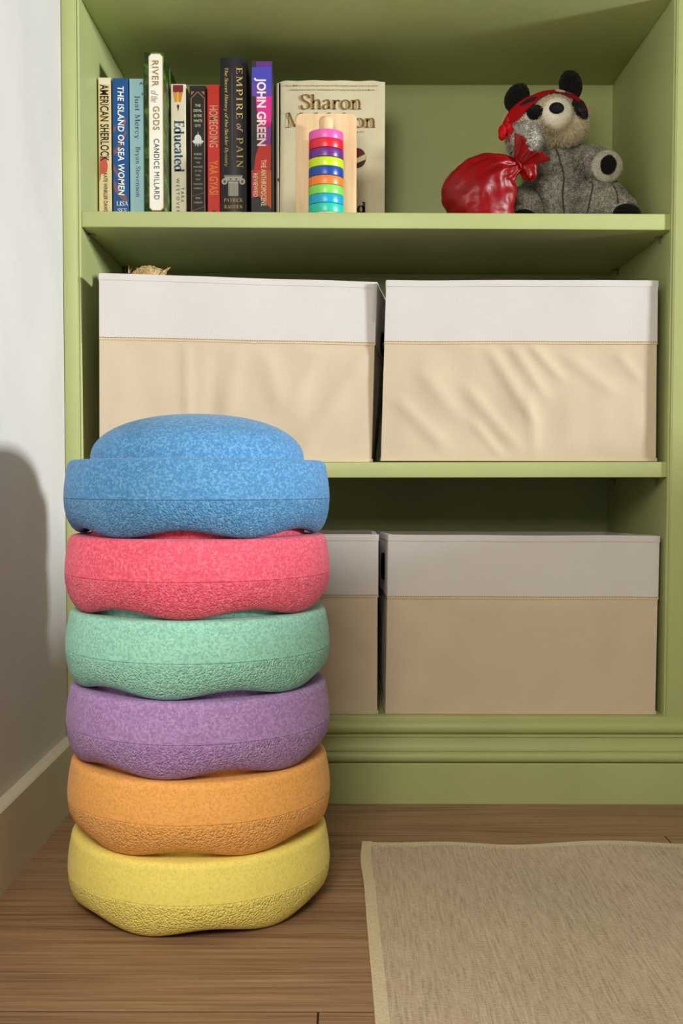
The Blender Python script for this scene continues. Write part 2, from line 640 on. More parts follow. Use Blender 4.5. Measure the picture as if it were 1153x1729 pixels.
M_BAND = fabric('white_bin_fabric', (208, 203, 199))
M_BEIGE = fabric('beige_bin_fabric', (204, 188, 162))
M_SEAM = plain('tan_seam_thread', (168, 134, 82), 0.9, 0.1)
M_TRIM = plain('cream_bin_trim', (206, 188, 154), 0.9, 0.1, 0.015, 60)
M_SLOT = plain('hole_shade_black', (8, 8, 7), 0.9, 0.05)  # solid black painted in for the shade inside the handle openings


def lerp3(a, b, t):
    return Vector(a).lerp(Vector(b), t)


def bin_box(label, top, bot, zs, creases, slots, seed, stitch_n=110, sag=0.0):
    """top/bot: four corners FL, FR, BR, BL; zs: seam height as fraction of the wall height from the bottom"""
    c = (Vector(bot[0]) + Vector(bot[1]) + Vector(bot[2]) + Vector(bot[3])) / 4
    root = thing('storage_bin', label, 'storage bin', c, 'two-tone fabric bins in the bookcase')
    rng = random.Random(seed)
    nrm = [Vector((0, -1, 0)), Vector((1, 0, 0)), Vector((0, 1, 0)), Vector((-1, 0, 0))]

    def wall_pt(w, u, v, inset=0.0, extra=0.0):
        a, b = w, (w + 1) % 4
        p = lerp3(lerp3(bot[a], bot[b], u), lerp3(top[a], top[b], u), v)
        n = nrm[w]
        d = extra - inset
        edge = min(u, 1 - u)
        env = smoothstep(0.0, 0.10, edge) * smoothstep(0.0, 0.10, v)
        d += 0.0022 * env * noise.noise(Vector((u * 4 + seed, v * 2.6, w * 3)))
        d -= 0.0035 * sag * math.sin(PI * u) * v if w != 2 else 0
        if v < zs:
            q = smoothstep(zs, zs - 0.05, v)
            d += 0.0022 * env * q * noise.noise(Vector((u * 9 + seed * 2, v * 4, w * 5 + 2)))
            if w == 0:
                for (u0, v0, u1, v1, wd, am) in creases:
                    dx, dy = (u1 - u0), (v1 - v0)
                    L = math.hypot(dx, dy)
                    tt = ((u - u0) * dx + (v - v0) * dy) / L / L
                    tc = max(0, min(1, tt))
                    dist = ((u - u0) * dy - (v - v0) * dx) / L
                    if -0.2 < tt < 1.2:
                        fall = smoothstep(-0.15, 0.2, tt) * smoothstep(1.15, 0.7, tt)
                        d += am * fall * q * math.exp(-(dist / wd) ** 2)
        q = p + n * d
        q.z += 0.0012 * noise.noise(Vector((u * 3 + seed, w * 2.0, 9))) * v
        return q

    def walls(v0, v1, nu, nv, out, inn):
        """four closed walls between heights v0 and v1 with an outer and an inner skin"""
        mb = MB()
        ring_o, ring_i = [], []
        for j in range(nv + 1):
            v = v0 + (v1 - v0) * j / nv
            ro, ri = [], []
            for w in range(4):
                m = nu if w in (0, 2) else nu // 2
                for i in range(m):
                    u = i / m
                    ro.append(wall_pt(w, u, v, 0, out))
                    pi_ = wall_pt(w, u, v, 0, 0)
                    cc = Vector((c.x, c.y, pi_.z))
                    dirv = (cc - pi_)
                    sx = inn if dirv.x > 0 else -inn
                    sy = inn if dirv.y > 0 else -inn
                    edgex = w in (1, 3) or i == 0
                    edgey = w in (0, 2) or i == 0
                    ri.append(pi_ + Vector((sx if edgex else 0, sy if edgey else 0, 0)))
            ring_o.append(ro)
            ring_i.append(ri)
        mb.grid(ring_o, True)
        mb.grid(ring_i, True)
        mb.grid([ring_o[-1], ring_i[-1]], True)
        mb.grid([ring_o[0], ring_i[0]], True)
        return mb

    mb = walls(0.012, zs + 0.006, 64, 44, 0.0, 0.0035)
    zb = min(p[2] for p in bot)
    mb.add([Vector((b[0], b[1], b[2] + 0.004)) for b in bot], [(0, 1, 2, 3)])
    mb.build('body', M_BEIGE, root, angle=70)
    walls(zs, 0.968, 64, 14, 0.0009, 0.0042).build('upper_band', M_BAND, root, angle=70)
    walls(0.966, 1.0, 64, 3, 0.0017, 0.0050).build('rim_hem', M_BAND, root, angle=70)
    walls(0.0, 0.018, 64, 2, 0.0016, 0.004).build('bottom_trim', M_TRIM, root, angle=70)
    walls(zs - 0.010, zs + 0.001, 64, 2, 0.0012, 0.003).build('seam_strip', M_TRIM, root, angle=70)
    mb = MB()
    for i in range(stitch_n):
        u = (i + 0.5) / stitch_n
        a = wall_pt(0, u - 0.26 / stitch_n, zs + 0.003, 0, 0.0013)
        b = wall_pt(0, u + 0.26 / stitch_n, zs + 0.003, 0, 0.0013)
        mb.tube([a, a.lerp(b, 0.5) + Vector((0, -0.0003, 0)), b], 0.00055, 5)
    st = mb.build('stitching', M_SEAM, root)
    st['label'] = 'tan stitches along the seam'
    for (w, u0, u1, v0, v1) in slots:
        rows_o, rows_i = [], []
        mb = MB()
        outer = []
        for (uu, vv) in [(u0 + (u1 - u0) * (0.5 + 0.5 * sgn_pow(math.cos(t), 0.45)), v0 + (v1 - v0) * (0.5 + 0.5 * sgn_pow(math.sin(t), 0.45))) for t in [2 * PI * k / 32 for k in range(32)]]:
            outer.append(wall_pt(w, uu, vv, 0, 0.0013))
        inner = [p - nrm[w] * 0.0036 for p in outer]
        mb.add(outer + inner, [tuple(range(32)), tuple(range(63, 31, -1))] + [(k, (k + 1) % 32, 32 + (k + 1) % 32, 32 + k) for k in range(32)])
        so = mb.build('handle_hole_shade', M_SLOT, root, smooth=False)
        so['label'] = 'handle opening in the side, its shade painted black'
    return root


def sgn_pow(v, p):
    return math.copysign(abs(v) ** p, v)


cr_ul = [(0.31, 0.66, 0.325, 0.0, 0.016, 0.0030), (0.50, 0.62, 0.46, 0.2, 0.03, 0.0026), (0.60, 0.60, 0.66, 0.28, 0.035, 0.0026), (0.97, 0.60, 0.72, 0.02, 0.04, 0.0028),
         (0.80, 0.62, 0.70, 0.3, 0.03, 0.0020), (0.42, 0.62, 0.40, 0.2, 0.025, -0.002)]
cr_ur = [(0.38, 0.64, 0.56, 0.20, 0.022, 0.0036), (0.46, 0.66, 0.60, 0.34, 0.02, 0.0034), (0.53, 0.66, 0.66, 0.44, 0.018, 0.0032), (0.30, 0.42, 0.50, 0.06, 0.026, 0.0032),
         (0.06, 0.34, 0.24, 0.06, 0.03, 0.0030), (0.14, 0.50, 0.30, 0.20, 0.03, 0.0022), (0.66, 0.60, 0.86, 0.36, 0.03, 0.0024), (0.86, 0.60, 0.94, 0.44, 0.02, 0.0022),
         (0.53, 0.40, 0.56, 0.04, 0.02, 0.0026), (0.33, 0.22, 0.44, 0.02, 0.015, 0.0026)]
cr_ll = [(0.80, 0.62, 0.98, 0.36, 0.04, 0.0018)]
cr_lr = [(0.06, 0.60, 0.34, 0.14, 0.05, 0.0022), (0.10, 0.62, 0.18, 0.2, 0.03, 0.0018), (0.72, 0.60, 0.84, 0.3, 0.05, 0.0012)]
bin_box('cream and white fabric bin on the middle shelf behind the blue stone',
        [(-0.318, 1.4500, 0.7035), (0.0460, 1.4900, 0.6995), (0.0810, 1.735, 0.690), (-0.325, 1.735, 0.694)],
        [(-0.321, 1.4560, 0.4575), (0.0405, 1.4840, 0.4575), (0.0500, 1.735, 0.4575), (-0.325, 1.735, 0.4575)],
        0.660, cr_ul, [(1, 0.40, 0.62, 0.665, 0.80)], 3)
bin_box('cream and white fabric bin with diagonal wrinkles on the middle shelf at the right',
        [(0.0592, 1.4750, 0.6995), (0.4205, 1.4750, 0.6995), (0.4240, 1.755, 0.690), (0.0950, 1.755, 0.690)],
        [(0.0530, 1.4770, 0.4590), (0.4225, 1.4760, 0.4590), (0.4250, 1.755, 0.4590), (0.0700, 1.755, 0.4590)],
        0.660, cr_ur, [], 8)
bin_box('beige fabric bin in the bottom compartment half hidden by the stones',
        [(-0.328, 1.4750, 0.3605), (0.0487, 1.4725, 0.3600), (0.0500, 1.755, 0.353), (-0.330, 1.755, 0.353)],
        [(-0.328, 1.4750, 0.1165), (0.0487, 1.4725, 0.1165), (0.0450, 1.755, 0.1165), (-0.328, 1.755, 0.1165)],
        0.662, cr_ll, [], 12, sag=0.6)
bin_box('beige fabric bin in the bottom compartment beside the right side panel',
        [(0.0630, 1.4725, 0.3600), (0.4270, 1.4725, 0.3585), (0.4260, 1.750, 0.3510), (0.0555, 1.750, 0.3510)],
        [(0.0600, 1.4745, 0.1165), (0.4255, 1.4725, 0.1165), (0.4250, 1.750, 0.1165), (0.0600, 1.750, 0.1165)],
        0.655, cr_lr, [(3, 0.45, 0.70, 0.72, 0.88)], 21, sag=0.6)


# ------------------------------------------------------------------ lettering
def arc(cx, cy, rx, ry, a0, a1, n=18):
    return [(cx + rx * math.cos(math.radians(a0 + (a1 - a0) * i / n)), cy + ry * math.sin(math.radians(a0 + (a1 - a0) * i / n))) for i in range(n + 1)]


def catmull(p, n=6):
    out = []
    q = [p[0]] + list(p) + [p[-1]]
    for i in range(1, len(q) - 2):
        for k in range(n):
            t = k / n
            pt = []
            for d in (0, 1):
                a, b, c_, e = q[i - 1][d], q[i][d], q[i + 1][d], q[i + 2][d]
                pt.append(0.5 * (2 * b + (c_ - a) * t + (2 * a - 5 * b + 4 * c_ - e) * t * t + (3 * b - a - 3 * c_ + e) * t ** 3))
            out.append(tuple(pt))
    out.append(tuple(p[-1]))
    return out


def V(*a):
    return ('v', [(a[i], a[i + 1]) for i in range(0, len(a), 2)])


def N(*a):
    return ('n', [(a[i], a[i + 1]) for i in range(0, len(a), 2)])


def C(*a):
    return ('c', catmull([(a[i], a[i + 1]) for i in range(0, len(a), 2)]))


def A_(*a):
    return ('c', arc(*a))


def F(*a):
    return ('f', a)


BOWL = lambda x, y0, y1, w: [N(x, y1, x + w * 0.4, y1), ('c', arc(x + w * 0.4, (y0 + y1) / 2, w * 0.6, (y1 - y0) / 2, 90, -90)), N(x, y0, x + w * 0.4, y0)]
GLY = {
    ' ': (0.30, []),
    'S': (0.58, [C(.50, .74, .47, .92, .30, .99, .13, .93, .09, .77, .20, .61, .40, .47, .51, .29, .45, .08, .28, .01, .11, .07, .06, .27)]),
    'M': (1.00, [N(.13, 0, .16, 1), V(.17, 1, .48, .05), N(.48, .05, .81, 1), V(.83, 1, .86, 0), F(.13, 0, .12), F(.86, 0, .13), F(.12, 1, .09), F(.87, 1, .1)]),
    'E': (0.62, [V(.17, 0, .17, 1), N(.17, .975, .55, .975), N(.55, 1, .56, .80), N(.17, .52, .42, .52), N(.42, .62, .42, .42), N(.17, .025, .57, .025), N(.57, 0, .58, .22), F(.14, 0, .12), F(.14, 1, .12)]),
    'F': (0.58, [V(.17, 0, .17, 1), N(.17, .975, .54, .975), N(.54, 1, .55, .80), N(.17, .50, .42, .50), N(.42, .60, .42, .40), F(.17, 0, .14), F(.14, 1, .12)]),
    'P': (0.60, [V(.17, 0, .17, 1)] + BOWL(.17, .46, .975, .38) + [F(.17, 0, .14), F(.12, 1, .1)]),
    'R': (0.68, [V(.17, 0, .17, 1)] + BOWL(.17, .50, .975, .36) + [V(.34, .50, .60, 0), F(.17, 0, .14), F(.12, 1, .1), F(.62, 0, .08)]),
    'B': (0.62, [V(.17, 0, .17, 1)] + BOWL(.17, .53, .975, .34) + BOWL(.17, .025, .53, .40) + [F(.12, 0, .1), F(.12, 1, .1)]),
    'D': (0.74, [V(.17, 0, .17, 1)] + BOWL(.17, .025, .975, .50) + [F(.12, 0, .1), F(.12, 1, .1)]),
    'I': (0.34, [V(.17, 0, .17, 1), F(.17, 0, .14), F(.17, 1, .14)]),
    'L': (0.58, [V(.17, 0, .17, 1), N(.17, .025, .53, .025), N(.53, 0, .54, .24), F(.17, 1, .14), F(.14, 0, .12)]),
    'J': (0.40, [V(.22, 1, .22, .15), C(.22, .18, .19, -.06, .04, -.14), F(.22, 1, .14)]),
    'H': (0.78, [V(.17, 0, .17, 1), V(.61, 0, .61, 1), N(.17, .52, .61, .52), F(.17, 0, .14), F(.17, 1, .14), F(.61, 0, .14), F(.61, 1, .14)]),
    'K': (0.72, [V(.17, 0, .17, 1), N(.17, .40, .56, .98), V(.30, .56, .62, 0), F(.17, 0, .14), F(.17, 1, .14), F(.58, 1, .11), F(.63, 0, .1)]),
    'A': (0.72, [N(.10, 0, .36, 1), V(.36, 1, .62, 0), N(.19, .34, .52, .34), F(.10, 0, .11), F(.62, 0, .12)]),
    'N': (0.80, [N(.15, 0, .15, 1), V(.15, 1, .64, 0), N(.64, 0, .64, 1), F(.15, 0, .11), F(.12, 1, .1), F(.64, 1, .12)]),
    'T': (0.66, [V(.33, 0, .33, 1), N(.05, .975, .61, .975), N(.05, 1, .04, .78), N(.61, 1, .62, .78), F(.33, 0, .15)]),
    'C': (0.66, [('c', arc(.38, .5, .31, .49, 48, 318, 26)), N(.59, .98, .59, .72)]),
    'G': (0.72, [('c', arc(.38, .5, .31, .49, 48, 330, 26)), V(.62, .40, .62, .06), N(.59, .98, .59, .72), F(.60, .40, .12)]),
    'h': (0.66, [V(.15, 0, .15, 1), C(.15, .40, .24, .57, .38, .64, .48, .57, .51, .40), V(.51, .43, .51, 0), F(.15, 0, .12), F(.51, 0, .12), F(.10, 1, .07)]),
    'n': (0.66, [V(.15, 0, .15, .63), C(.15, .40, .24, .57, .38, .64, .48, .57, .51, .40), V(.51, .43, .51, 0), F(.15, 0, .12), F(.51, 0, .12), F(.10, .63, .07)]),
    'r': (0.47, [V(.15, 0, .15, .63), C(.15, .36, .22, .54, .32, .62, .42, .60), V(.38, .61, .42, .53), F(.15, 0, .13), F(.10, .63, .07)]),
    'i': (0.30, [V(.15, 0, .15, .63), V(.15, .80, .15, .92), F(.15, 0, .12), F(.10, .63, .07)]),
    'l': (0.30, [V(.15, 0, .15, 1), F(.15, 0, .12), F(.10, 1, .07)]),
    'k': (0.62, [V(.15, 0, .15, 1), N(.15, .26, .44, .60), V(.26, .38, .52, 0), F(.15, 0, .12), F(.10, 1, .07), F(.46, .63, .1), F(.53, 0, .09)]),
    'a': (0.56, [C(.10, .50, .16, .60, .28, .64, .38, .58, .41, .44), V(.41, .46, .41, .05), C(.41, .38, .22, .33, .09, .22, .09, .08, .20, .01, .32, .05, .41, .16), N(.41, .04, .52, .03)]),
    'o': (0.60, [('c', arc(.30, .315, .225, .315, 0, 360, 30))]),
    'c': (0.53, [('c', arc(.30, .315, .225, .315, 48, 318, 24)), V(.43, .55, .45, .47)]),
    'e': (0.56, [('c', arc(.29, .315, .22, .315, 8, 318, 26)), N(.08, .36, .50, .36)]),
    'd': (0.66, [('c', arc(.27, .315, .20, .315, 0, 360, 28)), V(.49, 0, .49, 1), F(.55, 0, .06), F(.44, 1, .07)]),
    'u': (0.66, [V(.14, .63, .14, .2), C(.14, .24, .17, .07, .28, .01, .40, .08, .50, .24), V(.50, .63, .50, 0), F(.09, .63, .07), F(.45, .63, .07), F(.56, 0, .06)]),
    't': (0.40, [V(.17, .14, .17, .84), C(.17, .16, .22, .03, .36, .07), N(.04, .63, .34, .63)]),
    's': (0.48, [C(.38, .48, .35, .60, .23, .64, .12, .59, .09, .48, .18, .38, .31, .30, .40, .18, .34, .05, .22, .005, .10, .05, .07, .18)]),
    'v': (0.58, [V(.09, .63, .30, .01), N(.30, .01, .50, .63), F(.09, .63, .09), F(.50, .63, .08)]),
    'y': (0.58, [V(.09, .63, .31, .02), N(.51, .63, .31, .02), C(.31, .02, .22, -.22, .09, -.26), F(.09, .63, .09), F(.51, .63, .08)]),
    'f': (0.38, [C(.42, .90, .34, 1.0, .22, .94, .18, .76), V(.18, .80, .18, 0), N(.04, .63, .36, .63), F(.18, 0, .13)]),
    'm': (1.00, [V(.15, 0, .15, .63), C(.15, .40, .24, .57, .36, .64, .46, .57, .49, .40), V(.49, .43, .49, 0), C(.49, .40, .58, .57, .70, .64, .80, .57, .83, .40), V(.83, .43, .83, 0), F(.15, 0, .12), F(.49, 0, .12), F(.83, 0, .12), F(.10, .63, .07)]),
    'w': (0.84, [V(.09, .63, .26, .01), N(.26, .01, .42, .60), V(.42, .60, .58, .01), N(.58, .01, .75, .63), F(.09, .63, .09), F(.75, .63, .08)]),
    'p': (0.66, [V(.15, -.3, .15, .63), ('c', arc(.38, .315, .20, .315, 0, 360, 28)), F(.15, -.3, .12), F(.10, .63, .07)]),
    'g': (0.62, [('c', arc(.27, .315, .20, .315, 0, 360, 28)), V(.48, .63, .48, -.1), C(.48, -.08, .42, -.26, .26, -.30, .10, -.24)]),
}


def serif_text(s, T=0.15, t=0.045, track=0.0, slant=0.0):
    """outline-free serif lettering: strips of quads in 2-D"""
    v, f = [], []
    x0 = 0.0
    for ch in s:
        adv, strokes = GLY[ch]
        for kind, d in strokes:
            if kind == 'f':
                x, y, h = d
                y = y + (t / 2 if y < 0.1 else -t / 2)
                pts, ws = [(x - h, y), (x + h, y)], [t, t]
            else:
                pts = d
                ws = []
                for i in range(len(pts)):
                    a = pts[max(0, i - 1)]
                    b = pts[min(len(pts) - 1, i + 1)]
                    ang = math.atan2(b[1] - a[1], b[0] - a[0])
                    ws.append({'v': T, 'n': t}.get(kind) or (t + (T - t) * abs(math.sin(ang - 0.22)) ** 1.3))
            o = len(v)
            for i, p in enumerate(pts):
                a = pts[max(0, i - 1)]
                b = pts[min(len(pts) - 1, i + 1)]
                dx, dy = b[0] - a[0], b[1] - a[1]
                L = math.hypot(dx, dy) or 1
                nx, ny = -dy / L * ws[i] / 2, dx / L * ws[i] / 2
                v.append((x0 + p[0] + nx, p[1] + ny))
                v.append((x0 + p[0] - nx, p[1] - ny))
            for i in range(len(pts) - 1):
                f.append((o + 2 * i, o + 2 * i + 1, o + 2 * i + 3, o + 2 * i + 2))
        x0 += adv + track
    v = [(x + y * slant, y) for x, y in v]
    return v, f


def sans_text(s, bold=0.0, track=1.0, slant=0.0):
    cu = bpy.data.curves.new('tmp_text', 'FONT')
    cu.body = s
    cu.size = 1.0
    cu.offset = bold
    cu.space_character = track
    cu.shear = slant
    cu.resolution_u = 3
    ob = bpy.data.objects.new('tmp_text', cu)
    COL.objects.link(ob)
    dg = bpy.context.evaluated_depsgraph_get()
    me = bpy.data.meshes.new_from_object(ob.evaluated_get(dg))
    v = [(p.co.x, p.co.y) for p in me.vertices]
    f = [tuple(p.vertices) for p in me.polygons]
    bpy.data.objects.remove(ob)
    bpy.data.curves.remove(cu)
    bpy.data.meshes.remove(me)
    return v, f


def letters(name, vf, mat, parent, y, x0, x1, z0, z1, down=True, lift=0.0005):
    """fit 2-D lettering into the rectangle x0..x1, z0..z1 of a face at depth y looking along -Y.
    down=True: the line runs from top to bottom, tops of the letters to the right"""
    v, f = vf
    a0, a1 = min(p[0] for p in v), max(p[0] for p in v)
    b0, b1 = min(p[1] for p in v), max(p[1] for p in v)
    out = []
    for p in v:
        s, t = (p[0] - a0) / (a1 - a0), (p[1] - b0) / (b1 - b0)
        if down:
            out.append((x0 + (x1 - x0) * t, y - lift, z1 - (z1 - z0) * s))
        else:
            out.append((x0 + (x1 - x0) * s, y - lift, z0 + (z1 - z0) * t))
    me = MB().add(out, f)
    o = me.build(name, mat, parent, smooth=False, merge=False, recalc=False)
    return o


def poly(mb, pts, y, mi=0, th=0.0002):
    """a printed patch: thin polygon with a front at y"""
    n = len(pts)
    v = [(p[0], y, p[1]) for p in pts] + [(p[0], y + th, p[1]) for p in pts]
    f = [tuple(range(n)), tuple(range(2 * n - 1, n - 1, -1))] + [(k, (k + 1) % n, n + (k + 1) % n, n + k) for k in range(n)]
    mb.add(v, f, mi)


def rrect(x0, x1, z0, z1, r, n=6):
    out = []
    for cx, cz, a0 in ((x1 - r, z1 - r, 0), (x0 + r, z1 - r, 90), (x0 + r, z0 + r, 180), (x1 - r, z0 + r, 270)):
        for i in range(n + 1):
            a = math.radians(a0 + 90 * i / n)
            out.append((cx + r * math.cos(a), cz + r * math.sin(a)))
    return out


def ell(cx, cz, rx, rz, rot=0, n=24):
    c, s = math.cos(rot), math.sin(rot)
    return [(cx + rx * math.cos(2 * PI * i / n) * c - rz * math.sin(2 * PI * i / n) * s, cz + rx * math.cos(2 * PI * i / n) * s + rz * math.sin(2 * PI * i / n) * c) for i in range(n)]


INK = {}


def ink(rgb, rough=0.5):
    if rgb not in INK:
        INK[rgb] = plain('print_%02x%02x%02x' % rgb, rgb, rough, 0.3, 0.02)
    return INK[rgb]


# ------------------------------------------------------------------ books
M_PAGES = NT('book_pages', 0.9, 0.1)
_n = M_PAGES.noise(M_PAGES.coord((900, 20, 20)), 1.0, 2)
M_PAGES.base(M_PAGES.ramp(_n, 'Fac', [(0.35, (196, 184, 156)), (0.65, (226, 216, 192))]), 'Color')
M_PAGES = M_PAGES.m
G_BOOKS = 'books upright on the top shelf'


def shelf_z(x):
    return 0.7880 - 0.0027 * (x - XL) / (XR - XL)


def book(label, x0, x1, y, h, depth, cover, hard=False):
    """standing book, spine at depth y facing the room"""
    zb = shelf_z(x0) + 0.0002
    root = thing('book', label, 'book', ((x0 + x1) / 2, y + depth / 2, zb), G_BOOKS)
    t = 0.0022 if hard else 0.0007
    mb = MB()
    if hard:
        w, n = x1 - x0, 10
        sp = [(x0 + w * i / n, y + 0.0030 * (1 - math.sin(PI * i / n))) for i in range(n + 1)]
    else:
        sp = [(x0, y + 0.0012), (x0 + 0.0010, y), (x1 - 0.0010, y), (x1, y + 0.0012)]
    inner = [(x1 - t, y + t + 0.004), (x0 + t, y + t + 0.004)]
    prof = [(x0, y + depth)] + sp + [(x1, y + depth), (x1 - t, y + depth)] + inner + [(x0 + t, y + depth)]
    mb.extrude(prof, 'z', zb, zb + h)
    mb.build('cover', cover, root, angle=30)
    g = 0.0035 if hard else 0.0002
    MB().box(x0 + t, x1 - t, y + t + 0.0035, y + depth - g, zb + g, zb + h - g).build('page_block', M_PAGES, root, smooth=False)
    return root


def strip_art(name, parent, y, items):
    """printed pieces of a spine in one mesh, one material per colour"""
    cols = []
    mb = MB()
    for i, (rgb, pts) in enumerate(items):
        if rgb not in cols:
            cols.append(rgb)
        poly(mb, pts, y - 0.00022 - i * 0.00001, cols.index(rgb))
    return mb.build(name, [ink(c) for c in cols], parent, smooth=False, merge=False)


def rect(x0, x1, z0, z1):
    return [(x0, z0), (x1, z0), (x1, z1), (x0, z1)]


BZ = 0.787
Y1 = 1.5630

# 1 cream paperback, black condensed title
b = book('cream paperback with tall black spine lettering and a red blot, touching the left side panel', -0.3425, -0.3245, Y1, 0.2080, 0.135, ink((216, 196, 150)))
strip_art('spine_artwork', b, Y1, [((226, 218, 196), rect(-0.3412, -0.3246, 0.9868, 0.9949))])
strip_art('red_blot', b, Y1, [((188, 86, 66), [(-0.3410, 0.872), (-0.3405, 0.888), (-0.336, 0.886), (-0.331, 0.884), (-0.3295, 0.874), (-0.3305, 0.866), (-0.334, 0.864), (-0.339, 0.862), (-0.3400, 0.855), (-0.3410, 0.852)])])
letters('title_lettering', sans_text('AMERICAN SHERLOCK', 0.012, 1.02), ink((26, 24, 22)), b, Y1, -0.3395, -0.3275, 0.8805, 0.9865)
letters('author_lettering', sans_text('KATE WINKLER DAWSON', 0.008, 1.02), ink((40, 36, 32)), b, Y1, -0.3355, -0.3300, 0.8020, 0.8640)

# 2 deep blue paperback
b = book('deep blue paperback with white italic spine lettering and rust brown swirls', -0.3225, -0.3000, Y1, 0.2070, 0.135, ink((14, 76, 142)))
sw = (112, 84, 98)
strip_art('spine_artwork', b, Y1, [
    (sw, [(-0.3065, 0.944), (-0.3030, 0.936), (-0.3045, 0.928), (-0.3090, 0.922), (-0.3080, 0.930), (-0.3055, 0.935)]),
    (sw, [(-0.3215, 0.928), (-0.3165, 0.930), (-0.3180, 0.923), (-0.3215, 0.920)]),
    (sw, [(-0.3020, 0.920), (-0.3060, 0.912), (-0.3110, 0.900), (-0.3160, 0.892), (-0.3215, 0.889), (-0.3215, 0.896), (-0.3170, 0.900), (-0.3110, 0.912), (-0.3040, 0.924)]),
    (sw, [(-0.3215, 0.878), (-0.3160, 0.868), (-0.3110, 0.858), (-0.3050, 0.852), (-0.3060, 0.848), (-0.3130, 0.853), (-0.3180, 0.862), (-0.3215, 0.868)]),
    (sw, [(-0.3215, 0.856), (-0.3160, 0.846), (-0.3090, 0.836), (-0.3035, 0.832), (-0.3010, 0.824), (-0.3040, 0.822), (-0.3110, 0.828), (-0.3180, 0.836), (-0.3215, 0.842)]),
    ((150, 104, 92), [(-0.3060, 0.942), (-0.3040, 0.937), (-0.3055, 0.932), (-0.3075, 0.934)])])
letters('title_lettering', sans_text('THE ISLAND OF SEA WOMEN', 0.02, 1.06, 0.12), ink((232, 234, 238)), b, Y1, -0.3150, -0.3060, 0.8330, 0.9840)
letters('author_lettering', serif_text('LISA', 0.13, 0.05), ink((220, 228, 236)), b, Y1, -0.3175, -0.3010, 0.8185, 0.8250, False)
letters('author_lettering', serif_text('SEE', 0.13, 0.05), ink((220, 228, 236)), b, Y1, -0.3160, -0.3025, 0.8085, 0.8150, False)

# 3 pale blue paperback
b = book('slim pale blue paperback with grey serif spine lettering', -0.2985, -0.2785, Y1, 0.2065, 0.132, ink((166, 212, 232)))
strip_art('spine_artwork', b, Y1, [((70, 92, 104), ell(-0.2822, 0.989, 0.0018, 0.0008, 0.6)), ((70, 92, 104), ell(-0.2802, 0.9875, 0.0018, 0.0008, -0.5)), ((70, 92, 104), ell(-0.2836, 0.9868, 0.0014, 0.0006, 1.2)), ((96, 124, 140), ell(-0.2805, 0.9735, 0.0012, 0.0016, 0))])
letters('title_lettering', serif_text('Just Mercy', 0.13, 0.05, 0.06), ink((66, 90, 108)), b, Y1, -0.2925, -0.2835, 0.9110, 0.9710)
letters('author_lettering', serif_text('Bryan Stevenson', 0.13, 0.05, 0.06), ink((66, 90, 108)), b, Y1, -0.2920, -0.2835, 0.8310, 0.9005)

# 4 tall green hardcover with a white label
kk = NT('river_jacket', 0.35, 0.4)
_mp = kk.coord()
_nz = kk.noise(kk.coord((60, 60, 45)), 1.0, 5, 0.65, 0.6)
_fol = kk.ramp(_nz, 'Fac', [(0.32, (14, 26, 13)), (0.50, (36, 64, 26)), (0.60, (84, 122, 40)), (0.72, (160, 192, 62))])
_wat = kk.ramp(_nz, 'Fac', [(0.35, (48, 54, 40)), (0.55, (84, 96, 104)), (0.72, (130, 150, 172))])
_sx = kk.n('ShaderNodeSeparateXYZ')
kk.link(_mp, 'Vector', _sx, 'Vector')
_rg = kk.ramp(_sx, 'Z', [(0.0, (0, 0, 0)), (1.0, (255, 255, 255))])
_mr = kk.n('ShaderNodeMapRange')
_mr.inputs['From Min'].default_value = 0.11
_mr.inputs['From Max'].default_value = 0.17
kk.link(_sx, 'Z', _mr, 'Value')
_mx = kk.mix(_mr, 'Result', _wat, 'Color', _fol, 'Color')
kk.base(_mx, 2)
YR = 1.5500
b = book('tall green landscape hardcover with a long white gold-edged spine label', -0.2758, -0.2485, YR, 0.2385, 0.160, kk.m, True)
gold, cream = (172, 142, 74), (232, 230, 222)


def label_outline(x0, x1, z0, z1, c_):
    return [(x0 + c_, z0), (x1 - c_, z0), (x1, z0 + c_), (x1, z1 - c_), (x1 - c_, z1), (x0 + c_, z1), (x0, z1 - c_), (x0, z0 + c_)]


mb = MB()
poly(mb, label_outline(-0.2692, -0.2490, 0.8085, 1.0245, 0.004), YR - 0.0004, 0, 0.0034)
poly(mb, label_outline(-0.2683, -0.2499, 0.8096, 1.0234, 0.0037), YR - 0.0006, 1, 0.0034)
lab = mb.build('spine_label', [ink(gold), ink(cream)], b, smooth=False, merge=False)
lab['label'] = 'white label with gold edge'
YL = YR - 0.0006
letters('title_lettering', sans_text('RIVER', 0.012, 1.1), ink((158, 128, 62)), b, YL, -0.2640, -0.2550, 0.9790, 1.0145)
letters('title_lettering', serif_text('of the', 0.09, 0.04, 0.0, 0.3), ink((120, 104, 70)), b, YL, -0.2655, -0.2555, 0.9570, 0.9735)
letters('title_lettering', sans_text('GODS', 0.012, 1.1), ink((158, 128, 62)), b, YL, -0.2630, -0.2540, 0.9195, 0.9520)
letters('author_lettering', sans_text('CANDICE MILLARD', 0.0, 1.1), ink((58, 56, 54)), b, YL, -0.2620, -0.2545, 0.8240, 0.9075)

